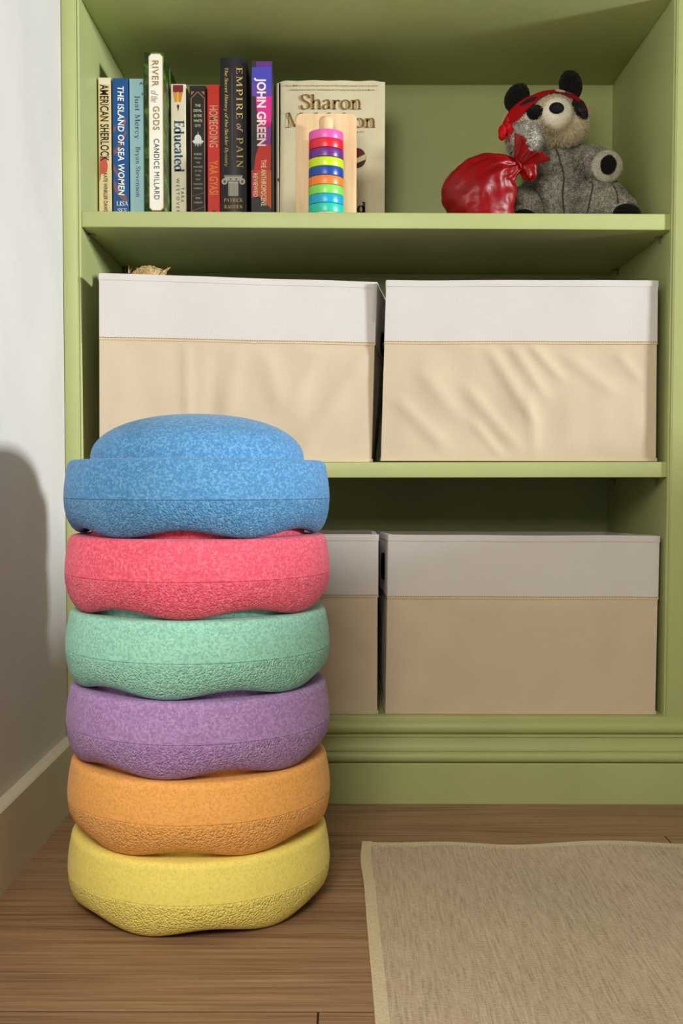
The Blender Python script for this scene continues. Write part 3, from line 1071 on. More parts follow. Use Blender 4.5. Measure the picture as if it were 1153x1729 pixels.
# 5 cream paperback with a pencil
Y5 = 1.6000
b = book('cream paperback with a pencil point on its spine and teal lettering', -0.2463, -0.2246, Y5, 0.2125, 0.132, ink((226, 216, 188)))
strip_art('spine_artwork', b, Y5, [
    ((122, 30, 42), rect(-0.2428, -0.2283, 0.9907, 0.9991)),
    ((122, 30, 42), [(-0.2428, 0.9908), (-0.2428, 0.9897), (-0.2392, 0.9882), (-0.2357, 0.9897), (-0.2322, 0.9882), (-0.2283, 0.9897), (-0.2283, 0.9908)]),
    ((214, 152, 58), [(-0.2428, 0.9897), (-0.2401, 0.9745), (-0.2372, 0.9751), (-0.2352, 0.9892), (-0.2392, 0.9884)]),
    ((228, 178, 96), [(-0.2362, 0.9895), (-0.2374, 0.9751), (-0.2344, 0.9751), (-0.2347, 0.9890)]),
    ((206, 136, 44), [(-0.2352, 0.9894), (-0.2344, 0.9751), (-0.2317, 0.9745), (-0.2285, 0.9895), (-0.2322, 0.9884)]),
    ((58, 48, 40), [(-0.2374, 0.9700), (-0.2357, 0.9718), (-0.2337, 0.9700), (-0.2354, 0.9617)])])
letters('title_lettering', serif_text('Educated', 0.17, 0.06), ink((28, 84, 122)), b, Y5, -0.2415, -0.2269, 0.8761, 0.9488)
letters('author_lettering', sans_text('WESTOVER', 0.0, 1.5), ink((92, 84, 74)), b, Y5, -0.2387, -0.2340, 0.8176, 0.8670)
letters('author_lettering', sans_text('TARA', 0.0, 1.5), ink((92, 84, 74)), b, Y5, -0.2322, -0.2274, 0.8327, 0.8539)

# 6 black paperback with copper frame
Y6 = 1.5980
b = book('black paperback with a thin copper frame and white dome on its spine', -0.2188, -0.1954, Y6, 0.2095, 0.135, ink((22, 22, 18)))
cu = (158, 102, 66)


def bar(p, q, w):
    dx, dz = q[0] - p[0], q[1] - p[1]
    L = math.hypot(dx, dz)
    nx, nz = -dz / L * w / 2, dx / L * w / 2
    return [(p[0] + nx, p[1] + nz), (p[0] - nx, p[1] - nz), (q[0] - nx, q[1] - nz), (q[0] + nx, q[1] + nz)]


xa, xb, xm = -0.2166, -0.1975, -0.2070
strip_art('copper_frame', b, Y6, [(cu, bar((xa, 0.7963), (xa, 0.9795), 0.0011)), (cu, bar((xb, 0.7963), (xb, 0.9795), 0.0011)), (cu, bar((xa, 0.9795), (xm, 0.9889), 0.0011)), (cu, bar((xb, 0.9795), (xm, 0.9889), 0.0011)),
                                  (cu, [(xa, 0.9841), (xa, 0.9892), (xa + 0.005, 0.9892)]), (cu, [(xb, 0.9841), (xb - 0.005, 0.9892), (xb, 0.9892)]),
                                  (cu, bar((xa, 0.8406), (xb, 0.8457), 0.0007)), (cu, bar((xa, 0.8197), (xb, 0.8263), 0.0007))])
wt = (206, 206, 202)
strip_art('dome_emblem', b, Y6, [(wt, [(-0.2122, 0.9210)] + [(-0.2070 + 0.0050 * math.cos(a), 0.9220 + 0.0065 * math.sin(a)) for a in [PI - PI * i / 10 for i in range(11)]] + [(-0.2018, 0.9210)]),
                                 (wt, rect(-0.2073, -0.2067, 0.9276, 0.9322)), (wt, [(-0.2153, 0.9190), (-0.2107, 0.9215), (-0.2034, 0.9215), (-0.1988, 0.9190), (-0.2010, 0.9159), (-0.2127, 0.9159)]),
                                 ((150, 150, 148), [(-0.2122, 0.9159), (-0.2107, 0.9113), (-0.2092, 0.9154), (-0.2071, 0.9103), (-0.2051, 0.9154), (-0.2034, 0.9118), (-0.2018, 0.9159)])])
mat = ink((196, 186, 164))
for s, z, hw in (('THE', 0.9693, 0.0040), ('DEVIL', 0.9622, 0.0060), ('IN THE', 0.9549, 0.0056), ('WHITE', 0.9478, 0.0060), ('CITY', 0.9408, 0.0044)):
    letters('title_lettering', sans_text(s, 0.015), mat, b, Y6, xm - hw, xm + hw, z - 0.0018, z + 0.0018, False)
for s, z, hw in (('MURDER', 0.9006, 0.0056), ('MAGIC', 0.8948, 0.0052), ('AND', 0.8887, 0.0030), ('MADNESS', 0.8826, 0.0064), ('AT THE', 0.8767, 0.0048), ('FAIR', 0.8706, 0.0036), ('THAT', 0.8647, 0.0036), ('CHANGED', 0.8582, 0.0064), ('AMERICA', 0.8521, 0.0062)):
    letters('subtitle_lettering', sans_text(s, 0.0), mat, b, Y6, xm - hw, xm + hw, z - 0.0013, z + 0.0013, False)
letters('author_lettering', sans_text('ERIK', 0.01), mat, b, Y6, xm - 0.0036, xm + 0.0036, 0.8370, 0.8396, False)
letters('author_lettering', sans_text('LARSON', 0.01), mat, b, Y6, xm - 0.0058, xm + 0.0058, 0.8307, 0.8334, False)

# 7 red paperback
b = book('slim red paperback with cream and orange condensed spine lettering', -0.1937, -0.1753, Y6, 0.2110, 0.132, ink((222, 52, 40)))
letters('title_lettering', sans_text('HOMEGOING', 0.012, 1.0), ink((232, 178, 150)), b, Y6, -0.1908, -0.1783, 0.9103, 0.9693)
letters('author_lettering', sans_text('YAA GYASI', 0.012, 1.0), ink((236, 150, 50)), b, Y6, -0.1908, -0.1783, 0.8431, 0.8915)
strip_art('publisher_mark', b, Y6, [((70, 26, 20), ell(-0.1844, 0.8187, 0.0032, 0.0020))])

# 8 black hardcover
Y8 = 1.5850
b = book('thick black hardcover with gold serif lettering and a stone column on its spine', -0.1734, -0.1362, Y8, 0.2450, 0.160, ink((30, 29, 34), 0.4), True)
goldi = (200, 168, 98)
YS = Y8 - 0.0002
letters('title_lettering', serif_text('EMPIRE', 0.13, 0.05, 0.18), ink(goldi), b, YS, -0.1509, -0.1413, 0.9464, 1.0183)
letters('title_lettering', serif_text('of', 0.12, 0.05, 0.0, 0.25), ink(goldi), b, YS, -0.1501, -0.1413, 0.9282, 0.9394)
letters('title_lettering', serif_text('PAIN', 0.13, 0.05, 0.18), ink(goldi), b, YS, -0.1506, -0.1408, 0.8776, 0.9201)
letters('subtitle_lettering', serif_text('The Secret History of the Sackler Dynasty', 0.14, 0.06, 0.0, 0.2), ink(goldi), b, YS, -0.1681, -0.1620, 0.8786, 1.0178)
col = (176, 170, 160)
dk = (96, 92, 88)
items = [((130, 126, 120), rect(-0.1550 - 0.0135, -0.1550 + 0.0135, 0.8649, 0.8674)), (col, rect(-0.1550 - 0.0125, -0.1550 + 0.0125, 0.8593, 0.8652)),
         (col, ell(-0.1676, 0.8583, 0.0042, 0.0045)), (col, ell(-0.1423, 0.8583, 0.0042, 0.0045)), (dk, ell(-0.1676, 0.8583, 0.0020, 0.0022)), (dk, ell(-0.1423, 0.8583, 0.0020, 0.0022)),
         (dk, ell(-0.1590, 0.8619, 0.0015, 0.0012)), (dk, ell(-0.1509, 0.8619, 0.0015, 0.0012)),
         (col, rect(-0.1622, -0.1477, 0.8381, 0.8583))]
for i in range(6):
    items.append((dk, rect(-0.1612 + i * 0.0025, -0.1605 + i * 0.0025, 0.8386, 0.8558)))
strip_art('column_emblem', b, YS, items)
strip_art('gold_rule', b, YS, [((120, 104, 72), rect(-0.1568, -0.1564, 0.8897, 1.0092))])
for s, z, hw in (('PATRICK', 0.8320, 0.0135), ('RADDEN', 0.8227, 0.0130), ('KEEFE', 0.8133, 0.0105)):
    letters('author_lettering', serif_text(s, 0.14, 0.06, 0.06), ink(goldi), b, YS, -0.1550 - hw, -0.1550 + hw, z - 0.0027, z + 0.0027, False)

# 9 colour-blocked hardcover
Y9 = 1.5800
b = book('colour-blocked purple, pink and orange book with bold white spine lettering, right end of the row', -0.1297, -0.0994, Y9, 0.2385, 0.150, ink((44, 38, 42)))
px = lambda x: -0.1297 + (x - 424) / 34.5 * 0.0303


def zz(y):
    return 0.8156 + (356 - y) * 0.000829


strip_art('spine_artwork', b, Y9, [
    ((96, 42, 130), rect(px(433), px(458), zz(113), 1.0250)),
    ((66, 66, 176), [(px(426), zz(162)), (px(458), zz(162)), (px(458), zz(113)), (px(426), zz(113))]),
    ((92, 62, 160), [(px(426), zz(162)), (px(458), zz(162)), (px(458), zz(150)), (px(426), zz(140))]),
    ((206, 30, 130), [(px(432), zz(162)), (px(434), zz(185)), (px(439), zz(215)), (px(457), zz(215)), (px(458), zz(162))]),
    ((142, 50, 150), [(px(438), zz(215)), (px(440), zz(246)), (px(456), zz(246)), (px(457), zz(212))]),
    ((198, 44, 36), [(px(437), zz(246)), (px(432), zz(262)), (px(429), zz(287)), (px(456), zz(287)), (px(457), zz(244))]),
    ((198, 84, 34), [(px(425), zz(287)), (px(457), zz(287)), (px(457), zz(352)), (px(450), zz(345)), (px(438), zz(331)), (px(426), zz(333))]),
    ((186, 40, 62), [(px(425), zz(288)), (px(434), zz(288)), (px(432), zz(332)), (px(425), zz(333))])])
letters('author_lettering', sans_text('JOHN GREEN', 0.03, 1.02), ink((240, 216, 214)), b, Y9, px(429.5), px(449), zz(246), zz(131))
letters('title_lettering', sans_text('THE ANTHROPOCENE', 0.015, 1.05), ink((236, 206, 184)), b, Y9, px(440.5), px(449), zz(347), zz(269))
letters('title_lettering', sans_text('REVIEWED', 0.015, 1.05), ink((236, 206, 184)), b, Y9, px(428), px(435), zz(332), zz(292))

# 10 cream hardcover, front cover facing out
Y10 = 1.6300
zb = shelf_z(-0.02) + 0.0007
b = thing('book', 'cream hardcover standing face out behind the ring stacker, brown serif lettering', 'book', (-0.0180, Y10 + 0.016, zb), G_BOOKS)
M_CR = ink((206, 196, 164), 0.6)
bx0, bx1, bh = -0.0985, 0.0620, 0.2270
mb = MB()
topz = zb + bh
pts = []
mb.box(bx0 + 0.004, bx1, Y10, Y10 + 0.0024, zb, topz - 0.002)
mb.box(bx0 + 0.004, bx1, Y10 + 0.0266, Y10 + 0.029, zb, topz - 0.002)
n = 10
rows = []
for i in range(n + 1):
    a = PI / 2 + PI * i / n
    rows.append((bx0 + 0.006 + 0.006 * math.cos(a), Y10 + 0.0145 - 0.0145 * math.sin(a)))
rows2 = [(x + 0.0024, y) for x, y in rows][::-1]
mb.extrude(rows + rows2, 'z', zb, topz - 0.002)
mb.build('cover', M_CR, b, angle=30, merge=False)
# dust jacket over the front board, its top edge slightly curled
jk = []
for j in range(25):
    w = j / 24
    row = []
    for i in range(41):
        u = i / 40
        zt = topz + 0.0006 - 0.0030 * smoothstep(0.10, 0.0, u) - 0.0018 * smoothstep(0.86, 1.0, u) + 0.0004 * math.sin(u * 23)
        z = zb + 0.0006 + (zt - zb) * w
        row.append((bx0 + 0.002 + (bx1 + 0.0006 - bx0 - 0.002) * u, Y10 - 0.0012 + 0.003 * smoothstep(0.05, 0.0, u) + 0.0008 * math.sin(u * 9 + 1) * w, z))
    jk.append(row)
mb = MB()
mb.grid(jk)
mb.grid([[(p[0], p[1] + 0.0004, p[2]) for p in r] for r in jk])
mb.build('dust_jacket', M_CR, b, angle=60, merge=False)
MB().box(bx0 + 0.006, bx1 - 0.003, Y10 + 0.0025, Y10 + 0.0265, zb + 0.003, topz - 0.006).build('page_block', M_PAGES, b, smooth=False)
YJ = Y10 - 0.0024
brn = ink((126, 86, 24))
letters('author_lettering', serif_text('Sharon', 0.135, 0.04), brn, b, YJ, -0.0612, 0.0281, 0.9735, 0.9958, False)
letters('author_lettering', serif_text('McMahon', 0.135, 0.04), brn, b, YJ, -0.0820, 0.0490, 0.9472, 0.9694, False)
dkt = ink((92, 78, 52))
letters('quote_lettering', sans_text('“Sharon McMahon is the perfect guide through the often-forgotten chapters of American history.”', 0.004), dkt, b, YJ, -0.0845, 0.0540, 1.0065, 1.0093, False)
letters('quote_lettering', sans_text('—Daniel James Brown, New York Times bestselling author of The Boys in the Boat and Facing the Mountain', 0.004, 1.0, 0.15), dkt, b, YJ, -0.0785, 0.0480, 1.0005, 1.0033, False)
letters('subtitle_lettering', sans_text('author of AND SO', 0.0), dkt, b, YJ, -0.010, 0.0320, 0.9405, 0.9430, False)
letters('title_lettering', serif_text('and', 0.19, 0.07), ink((34, 30, 26)), b, YJ, -0.0020, 0.0345, 0.8245, 0.8405, False)
mb = MB()
strip_art('cover_medallion', b, YJ, [((92, 26, 22), ell(0.0225, 0.9040, 0.0125, 0.0145)), ((196, 178, 130), [(0.012, 0.899), (0.0345, 0.910), (0.0345, 0.902), (0.012, 0.892)]), ((60, 26, 24), [(0.0150, 0.894), (0.0340, 0.9015), (0.0325, 0.896), (0.026, 0.8905), (0.020, 0.8900)])])
strip_art('cover_accent', b, YJ, [((96, 30, 28), ell(-0.0930, 0.8725, 0.0018, 0.0024))])

# ------------------------------------------------------------------ ring stacker toy
def wood_light():
    k = NT('birch_wood', 0.5, 0.3)
    a = k.noise(k.coord((55, 55, 5)), 1.0, 4, 0.6, 0.4)
    k.base(k.ramp(a, 'Fac', [(0.3, (214, 178, 134)), (0.55, (232, 200, 158)), (0.75, (240, 212, 174))]), 'Color')
    return k.m


M_BIRCH = wood_light()
tz = shelf_z(-0.02) + 0.0002
toy = thing('ring_stacker', 'birch ring stacker with nine bright rings on a peg, in front of the cream book', 'ring stacker', (-0.0220, 1.535, tz))
XT, YT = -0.0219, 1.5255
mb = MB()
mb.extrude(rrect(-0.0648, 0.0203, tz, 0.9433, 0.0090, 8), 'y', 1.5505, 1.5600)
mb.build('backboard', M_BIRCH, toy, bevel=0.0012, angle=40)
mb = MB()
mb.revolve([(0.0005, 0.0), (0.0225, 0.0), (0.0238, 0.001), (0.0238, 0.0085), (0.0232, 0.0097), (0.0005, 0.0097)], 56, (XT, YT, tz))
mb.build('base_disc', M_BIRCH, toy)
mb = MB()
mb.revolve([(0.0098, 0.0), (0.0098, 0.1370), (0.0092, 0.1400), (0.0075, 0.1420), (0.0045, 0.1430), (0.0004, 0.1432)], 40, (XT, YT, tz))
mb.build('peg', M_BIRCH, toy)
rings = [('teal', (40, 196, 168)), ('cyan', (20, 164, 206)), ('light_green', (130, 214, 96)), ('orange', (244, 130, 52)), ('blue', (26, 72, 164)),
         ('lime', (196, 224, 30)), ('purple', (106, 44, 134)), ('red', (220, 34, 50)), ('pink', (226, 96, 178))]
rz = 0.7965
RH = 0.01235
for i, (nm, c_) in enumerate(rings):
    z0 = rz + i * RH
    rr = 0.0243 - 0.00006 * i
    pr = [(0.0104, 0.0), (rr - 0.0012, 0.0), (rr - 0.0003, 0.0005), (rr, 0.0016), (rr, RH - 0.0018), (rr - 0.0003, RH - 0.0006), (rr - 0.0012, RH - 0.0002), (0.0104, RH - 0.0002), (0.0104, 0.0)]
    o = MB().revolve(pr, 72, (XT, YT, z0)).build('ring', plain(nm + '_lacquer', c_, 0.32, 0.5, 0.02), toy)
    o['label'] = nm.replace('_', ' ') + ' ring'


# ------------------------------------------------------------------ plush animals
def remesh_blob(parts, voxel=0.0035, smooth=6):
    mb = MB()
    for (c_, r_, rot) in parts:
        mb.ellipsoid(c_, r_, rot, 28, 18)
    me = bpy.data.meshes.new('tmp')
    me.from_pydata(mb.v, [], mb.f)
    bm = bmesh.new()
    bm.from_mesh(me)
    bmesh.ops.remove_doubles(bm, verts=bm.verts, dist=1e-6)
    bmesh.ops.recalc_face_normals(bm, faces=bm.faces)
    bm.to_mesh(me)
    bm.free()
    ob = bpy.data.objects.new('tmp', me)
    COL.objects.link(ob)
    m = ob.modifiers.new('r', 'REMESH')
    m.mode = 'VOXEL'
    m.voxel_size = voxel
    s = ob.modifiers.new('s', 'SMOOTH')
    s.iterations = smooth
    s.factor = 0.5
    dg = bpy.context.evaluated_depsgraph_get()
    out = bpy.data.meshes.new_from_object(ob.evaluated_get(dg))
    bpy.data.objects.remove(ob)
    bpy.data.meshes.remove(me)
    v = [tuple(p.co) for p in out.vertices]
    f = [tuple(p.vertices) for p in out.polygons]
    bpy.data.meshes.remove(out)
    return v, f


def add_fur(mb, n, length, width, seed, lean=0.6, comb=(0, 0, -0.4), keep=None, mi=0, jitter=0.5):
    """short pile: thin blades rooted on the faces already in mb"""
    rng = random.Random(seed)
    V_ = [Vector(p) for p in mb.v]
    tris = []
    acc = []
    tot = 0.0
    cen = sum(V_, Vector()) / len(V_)
    for f in mb.f:
        for k in range(1, len(f) - 1):
            a, b_, c_ = V_[f[0]], V_[f[k]], V_[f[k + 1]]
            nn = (b_ - a).cross(c_ - a)
            ar = nn.length / 2
            if ar < 1e-12:
                continue
            tot += ar
            tris.append((a, b_, c_, nn.normalized()))
            acc.append(tot)
    import bisect
    vs_, fs_ = [], []
    for i in range(n):
        t = tris[bisect.bisect(acc, rng.random() * tot) % len(tris)]
        r1, r2 = math.sqrt(rng.random()), rng.random()
        p = t[0] * (1 - r1) + t[1] * (r1 * (1 - r2)) + t[2] * (r1 * r2)
        nrm = t[3]
        if keep and not keep(p):
            continue
        d = (nrm + Vector(comb) * lean + Vector((rng.uniform(-1, 1), rng.uniform(-1, 1), rng.uniform(-1, 1))) * jitter).normalized()
        side = d.cross(Vector((rng.uniform(-1, 1), rng.uniform(-1, 1), rng.uniform(-1, 1)))).normalized() * width * 0.5
        L = length * rng.uniform(0.6, 1.25)
        o = len(vs_)
        bend = Vector(comb) * L * 0.25
        vs_ += [p - side - nrm * 0.0005, p + side - nrm * 0.0005, p + d * L * 0.55 + side * 0.7, p + d * L + bend, p + d * L * 0.55 - side * 0.7]
        fs_ += [(o, o + 1, o + 2, o + 4), (o + 4, o + 2, o + 3)]
    mb.add(vs_, fs_, mi)


def fur_mat(name, lo, mid, hi, scale=90.0):
    k = NT(name, 0.95, 0.05)
    mp = k.coord()
    a = k.noise(mp, scale, 4, 0.65, 0.8)
    b_ = k.noise(mp, scale * 6, 2)
    ad = k.n('ShaderNodeMath', operation='ADD')
    k.link(a, 'Fac', ad, 0)
    k.link(b_, 'Fac', ad, 1)
    hf = k.n('ShaderNodeMath', operation='MULTIPLY')
    hf.inputs[1].default_value = 0.5
    k.link(ad, 0, hf, 0)
    k.base(k.ramp(hf, 0, [(0.34, lo), (0.5, mid), (0.66, hi)]), 'Color')
    k.bump(hf, 0, 0.6, 0.003)
    k.b.inputs['Sheen Weight'].default_value = 0.2
    return k.m


M_FGREY = fur_mat('grey_plush', (104, 100, 90), (154, 149, 137), (200, 195, 182))
M_FCREAM = fur_mat('cream_plush', (196, 182, 148), (216, 204, 174), (228, 218, 192))
M_FWHITE = fur_mat('white_plush', (224, 216, 196), (238, 232, 216), (246, 242, 232))
M_FBLACK = fur_mat('black_plush', (8, 8, 8), (14, 14, 14), (24, 24, 23))
M_FTAN = fur_mat('tan_shag', (150, 116, 74), (196, 162, 112), (232, 208, 166))
M_NOSE = plain('black_felt', (18, 17, 17), 0.7, 0.2, 0.1, 600, 0.3)
M_MASK = plain('red_felt', (176, 14, 22), 0.8, 0.15, 0.05, 300, 0.2)
M_SATIN = NT('red_satin', 0.38, 0.28)
_n = M_SATIN.noise(M_SATIN.coord((1, 1, 1)), 22.0, 3, 0.5, 0.6)
M_SATIN.base(M_SATIN.ramp(_n, 'Fac', [(0.3, (112, 0, 4)), (0.7, (142, 0, 9))]), 'Color')
M_SATIN.bump(_n, 'Fac', 0.25, 0.01)
M_SATIN = M_SATIN.m

sz = shelf_z(0.31) + 0.0009
bear = thing('plush_raccoon', 'grey plush animal with cream face and red eye mask on the top shelf', 'plush toy', (0.315, 1.63, sz))
RX = lambda d: Matrix.Rotation(math.radians(d), 3, 'X')
RY = lambda d: Matrix.Rotation(math.radians(d), 3, 'Y')
body_parts = [
    ((0.3110, 1.625, 0.846), (0.0470, 0.044, 0.062), None),               # belly
    ((0.3130, 1.628, 0.890), (0.0360, 0.036, 0.036), None),               # chest
    ((0.2780, 1.605, 0.892), (0.0210, 0.025, 0.022), None),               # raised arm, shoulder to paw
    ((0.2640, 1.580, 0.898), (0.0220, 0.024, 0.022), None),
    ((0.2555, 1.556, 0.9085), (0.0250, 0.023, 0.0245), None),
    ((0.3480, 1.612, 0.898), (0.0215, 0.025, 0.0190), None),              # other arm, paw towards the room
    ((0.3600, 1.592, 0.890), (0.0210, 0.024, 0.0195), None),
    ((0.3700, 1.570, 0.876), (0.0215, 0.018, 0.0215), None),
    ((0.2660, 1.612, 0.824), (0.0320, 0.040, 0.0340), RY(-14)),           # thighs
    ((0.2560, 1.596, 0.812), (0.0230, 0.024, 0.0240), None),
    ((0.3700, 1.590, 0.826), (0.0390, 0.046, 0.0350), RY(20)),
    ((0.3920, 1.566, 0.812), (0.0220, 0.026, 0.0230), None),
]
v, f = remesh_blob(body_parts, 0.0022, 2)
BODYBVH = BVHTree.FromPolygons([Vector(p) for p in v], f)
mb = MB().add([(p[0], p[1], max(p[2], sz + 0.0004)) for p in v], f)
add_fur(mb, 26000, 0.0048, 0.0009, 5, 0.7)
mb.build('body', M_FGREY, bear, angle=180, merge=False, recalc=False)

HC, HR = Vector((0.2950, 1.612, 0.9520)), Vector((0.0610, 0.0470, 0.0400))
SN, SR = Vector((0.3000, 1.562, 0.9450)), Vector((0.0215, 0.0200, 0.0218))
head_parts = [(HC, HR, RY(-9)), ((0.3080, 1.616, 0.9660), (0.0380, 0.038, 0.0270), RY(4)), ((0.3180, 1.592, 0.9380), (0.0330, 0.034, 0.0250), None), (SN, SR, None), ((0.272, 1.592, 0.941), (0.030, 0.030, 0.024), None)]
v, f = remesh_blob(head_parts, 0.003, 4)
def on_face_trim(p):
    if p.y > HC.y:
        return False
    if ((p.x - 0.3370) / 0.0125) ** 2 + ((p.z - 0.9575) / 0.0165) ** 2 < 1 or ((p.x - 0.2700) / 0.012) ** 2 + ((p.z - 0.9510) / 0.0115) ** 2 < 1:
        return True
    return p.z > mask_low(p.x) - 0.001


def mask_low(x):
    q = [(0.2402, 0.9296), (0.2484, 0.9412), (0.2609, 0.9544), (0.2692, 0.9618), (0.2816, 0.9733), (0.295, 0.9791), (0.3084, 0.9791), (0.3252, 0.9709), (0.337, 0.966), (0.3497, 0.9561)]
    if x <= q[0][0] or x >= q[-1][0]:
        return 9.0
    for a, b_ in zip(q[:-1], q[1:]):
        if a[0] <= x <= b_[0]:
            return a[1] + (b_[1] - a[1]) * (x - a[0]) / (b_[0] - a[0])


HEADBVH = BVHTree.FromPolygons([Vector(p) for p in v], f)
mb = MB().add(v, f)
add_fur(mb, 14000, 0.0050, 0.0008, 11, 0.5, keep=lambda p: not on_face_trim(p))
mb.build('head', M_FCREAM, bear, angle=180, merge=False, recalc=False)


def face_y(x, z, lift):
    hit = HEADBVH.ray_cast(Vector((x, 1.40, z)), Vector((0, 1, 0)))
    if hit[0] is None:
        nr = HEADBVH.find_nearest(Vector((x, 1.60, z)))
        return min(nr[0].y - lift, 1.615)
    return hit[0].y - lift


mb = MB().ellipsoid((0.3002, 1.5560, 0.9450), (0.0212, 0.0170, 0.0212), None, 30, 18)
add_fur(mb, 2600, 0.0036, 0.0008, 14, 0.4)
o = mb.build('snout', M_FWHITE, bear, angle=180, merge=False, recalc=False)
o['label'] = 'round white snout'


def ear(c_, r_, tilt, seed):
    mb = MB()
    mb.ellipsoid(c_, r_, RY(tilt), 24, 14)
    add_fur(mb, 4200, 0.0095, 0.0010, seed, 0.5, comb=(0, -0.2, 0.5), jitter=0.6)
    o = mb.build('ear', M_FBLACK, bear, angle=180, merge=False, recalc=False)
    o['label'] = 'fuzzy black ear'


ear((0.2520, 1.606, 0.9830), (0.0170, 0.0100, 0.0215), 30, 1)
ear((0.3290, 1.606, 1.0010), (0.0165, 0.0100, 0.0215), -10, 2)
# pale fluff of the crown between the ears
mb = MB().ellipsoid((0.2960, 1.622, 0.9800), (0.034, 0.022, 0.0160), RY(-10), 24, 14)
add_fur(mb, 2600, 0.0060, 0.0009, 9, 0.4, comb=(0, 0, 0.2))
mb.build('crown_fluff', M_FGREY, bear, angle=180, merge=False, recalc=False)


def patch(name, cx, cz, rx, rz_, rot, mat, lift, thick, fur=0, seed=0, label=None):
    """padded patch lying on the face"""
    c, s = math.cos(rot), math.sin(rot)
    rows, n = [], 22
    for j in range(7):
        q = j / 6
        row = []
        for i in range(n):
            a = 2 * PI * i / n
            x, z = cx + q * (rx * math.cos(a) * c - rz_ * math.sin(a) * s), cz + q * (rx * math.cos(a) * s + rz_ * math.sin(a) * c)
            row.append((x, face_y(x, z, lift) - thick * (1 - q ** 2.4), z))
        rows.append(row)
    mb = MB().grid(rows, True)
    mb.grid([rows[-1], [(p[0], p[1] + lift + 0.002, p[2]) for p in rows[-1]]], True)
    if fur:
        add_fur(mb, fur, 0.0055, 0.0009, seed, 0.5)
    o = mb.build(name, mat, bear, angle=70, merge=not fur, recalc=not fur)
    if label:
        o['label'] = label
    return o


patch('eye_patch', 0.3375, 0.9580, 0.0135, 0.0180, 0.25, M_FBLACK, 0.0040, 0.0030, 1400, 3, 'black fur patch around the eye')
patch('eye_patch', 0.2702, 0.9500, 0.0105, 0.0115, -0.5, M_FBLACK, 0.0040, 0.0030, 1000, 4, 'black fur patch around the eye')
o = MB().ellipsoid((0.2960, 1.5375, 0.9462), (0.0104, 0.0055, 0.0082), None, 28, 16, fn=lambda d: 1.0 - 0.12 * max(0, -d.z)).build('nose', M_NOSE, bear)
o['label'] = 'flat black nose'
# paw pad and soles
mb = MB().ellipsoid((0.3712, 1.5560, 0.8724), (0.0222, 0.0080, 0.0225), RY(10), 30, 16)
add_fur(mb, 1500, 0.0024, 0.0007, 20)
o = mb.build('paw_end', fur_mat('pale_grey_plush', (140, 136, 120), (172, 166, 150), (196, 190, 174)), bear, angle=180, merge=False, recalc=False)
o['label'] = 'pale round end of the paw'
mb = MB().ellipsoid((0.3707, 1.5470, 0.8722), (0.0112, 0.0034, 0.0136), RY(10), 28, 14, fn=lambda d: 1 + 0.02 * math.sin(5 * math.atan2(d.z, d.x)))
add_fur(mb, 500, 0.0022, 0.0007, 21)
o = mb.build('paw_pad', M_FBLACK, bear, angle=180, merge=False, recalc=False)
o['label'] = 'black paw pad'
for cx, cy in ((0.3960, 1.541), (0.2580, 1.574)):
    mb = MB().ellipsoid((cx, cy, sz + 0.0160), (0.0200, 0.0070, 0.0150), None, 26, 14)
    add_fur(mb, 700, 0.0025, 0.0007, 22)
    o = mb.build('foot_sole', M_FBLACK, bear, angle=180, merge=False, recalc=False)
    o['label'] = 'black foot sole'

M_CREASE = plain('seam_crease_shade', (78, 74, 64), 0.95, 0.05)  # body seam, plus crease shade between the limbs drawn as dark tubes
for line in ([(0.2700, 0.856), (0.2790, 0.842), (0.2870, 0.824), (0.2910, 0.800)], [(0.3420, 0.884), (0.3500, 0.868), (0.3520, 0.850), (0.3470, 0.826), (0.3450, 0.800)],
             [(0.3060, 0.912), (0.3120, 0.890), (0.3160, 0.866), (0.3140, 0.840), (0.3180, 0.812)], [(0.3780, 0.848), (0.3830, 0.834), (0.3840, 0.818)]):
    pts = []
    for x, z in catmull(line, 6):
        h = BODYBVH.ray_cast(Vector((x, 1.40, z)), Vector((0, 1, 0)))
        if h[0]:
            pts.append((x, h[0].y - 0.0012, z))
    MB().tube(pts, 0.0011, 6).build('seam', M_CREASE, bear)
# red eye mask pushed up across the forehead
up = [(0.2251, 0.9287), (0.2308, 0.9469), (0.2415, 0.9642), (0.254, 0.9733), (0.2699, 0.9799), (0.284, 0.9849), (0.2949, 0.9882), (0.3049, 0.9923), (0.3141, 0.9907), (0.3234, 0.9849), (0.3369, 0.9751), (0.3488, 0.9619)]
dn = [(0.2402, 0.9296), (0.2484, 0.9412), (0.2609, 0.9544), (0.2692, 0.9618), (0.2816, 0.9733), (0.295, 0.9791), (0.3025, 0.9800), (0.3084, 0.9791), (0.3143, 0.9767), (0.3252, 0.9709), (0.337, 0.966), (0.3497, 0.9561)]
upc, dnc = catmull(up, 5), catmull(dn, 5)
rows = []
for a, b_ in zip(upc, dnc):
    row = []
    for k in range(9):
        t = k / 8
        x, z = a[0] + (b_[0] - a[0]) * t, a[1] + (b_[1] - a[1]) * t
        row.append(Vector((x, min(face_y(x, z, 0.0062), 1.606), z)))
    rows.append(row)
for _ in range(3):                                    # relax the depth so the band lies smoothly
    for i in range(1, len(rows) - 1):
        for k in range(9):
            rows[i][k].y = 0.5 * rows[i][k].y + 0.25 * (rows[i - 1][k].y + rows[i + 1][k].y)
mb = MB().grid([[tuple(p) for p in r] for r in rows])
mb.grid([[(p.x, p.y + 0.0012, p.z) for p in r] for r in rows])
for ring in ([r[0] for r in rows], [r[-1] for r in rows], rows[0], rows[-1]):
    mb.grid([[tuple(p) for p in ring], [(p.x, p.y + 0.0012, p.z) for p in ring]])
mask = mb.build('eye_mask', M_MASK, bear, angle=60)
mask['label'] = 'red felt eye mask across the forehead'
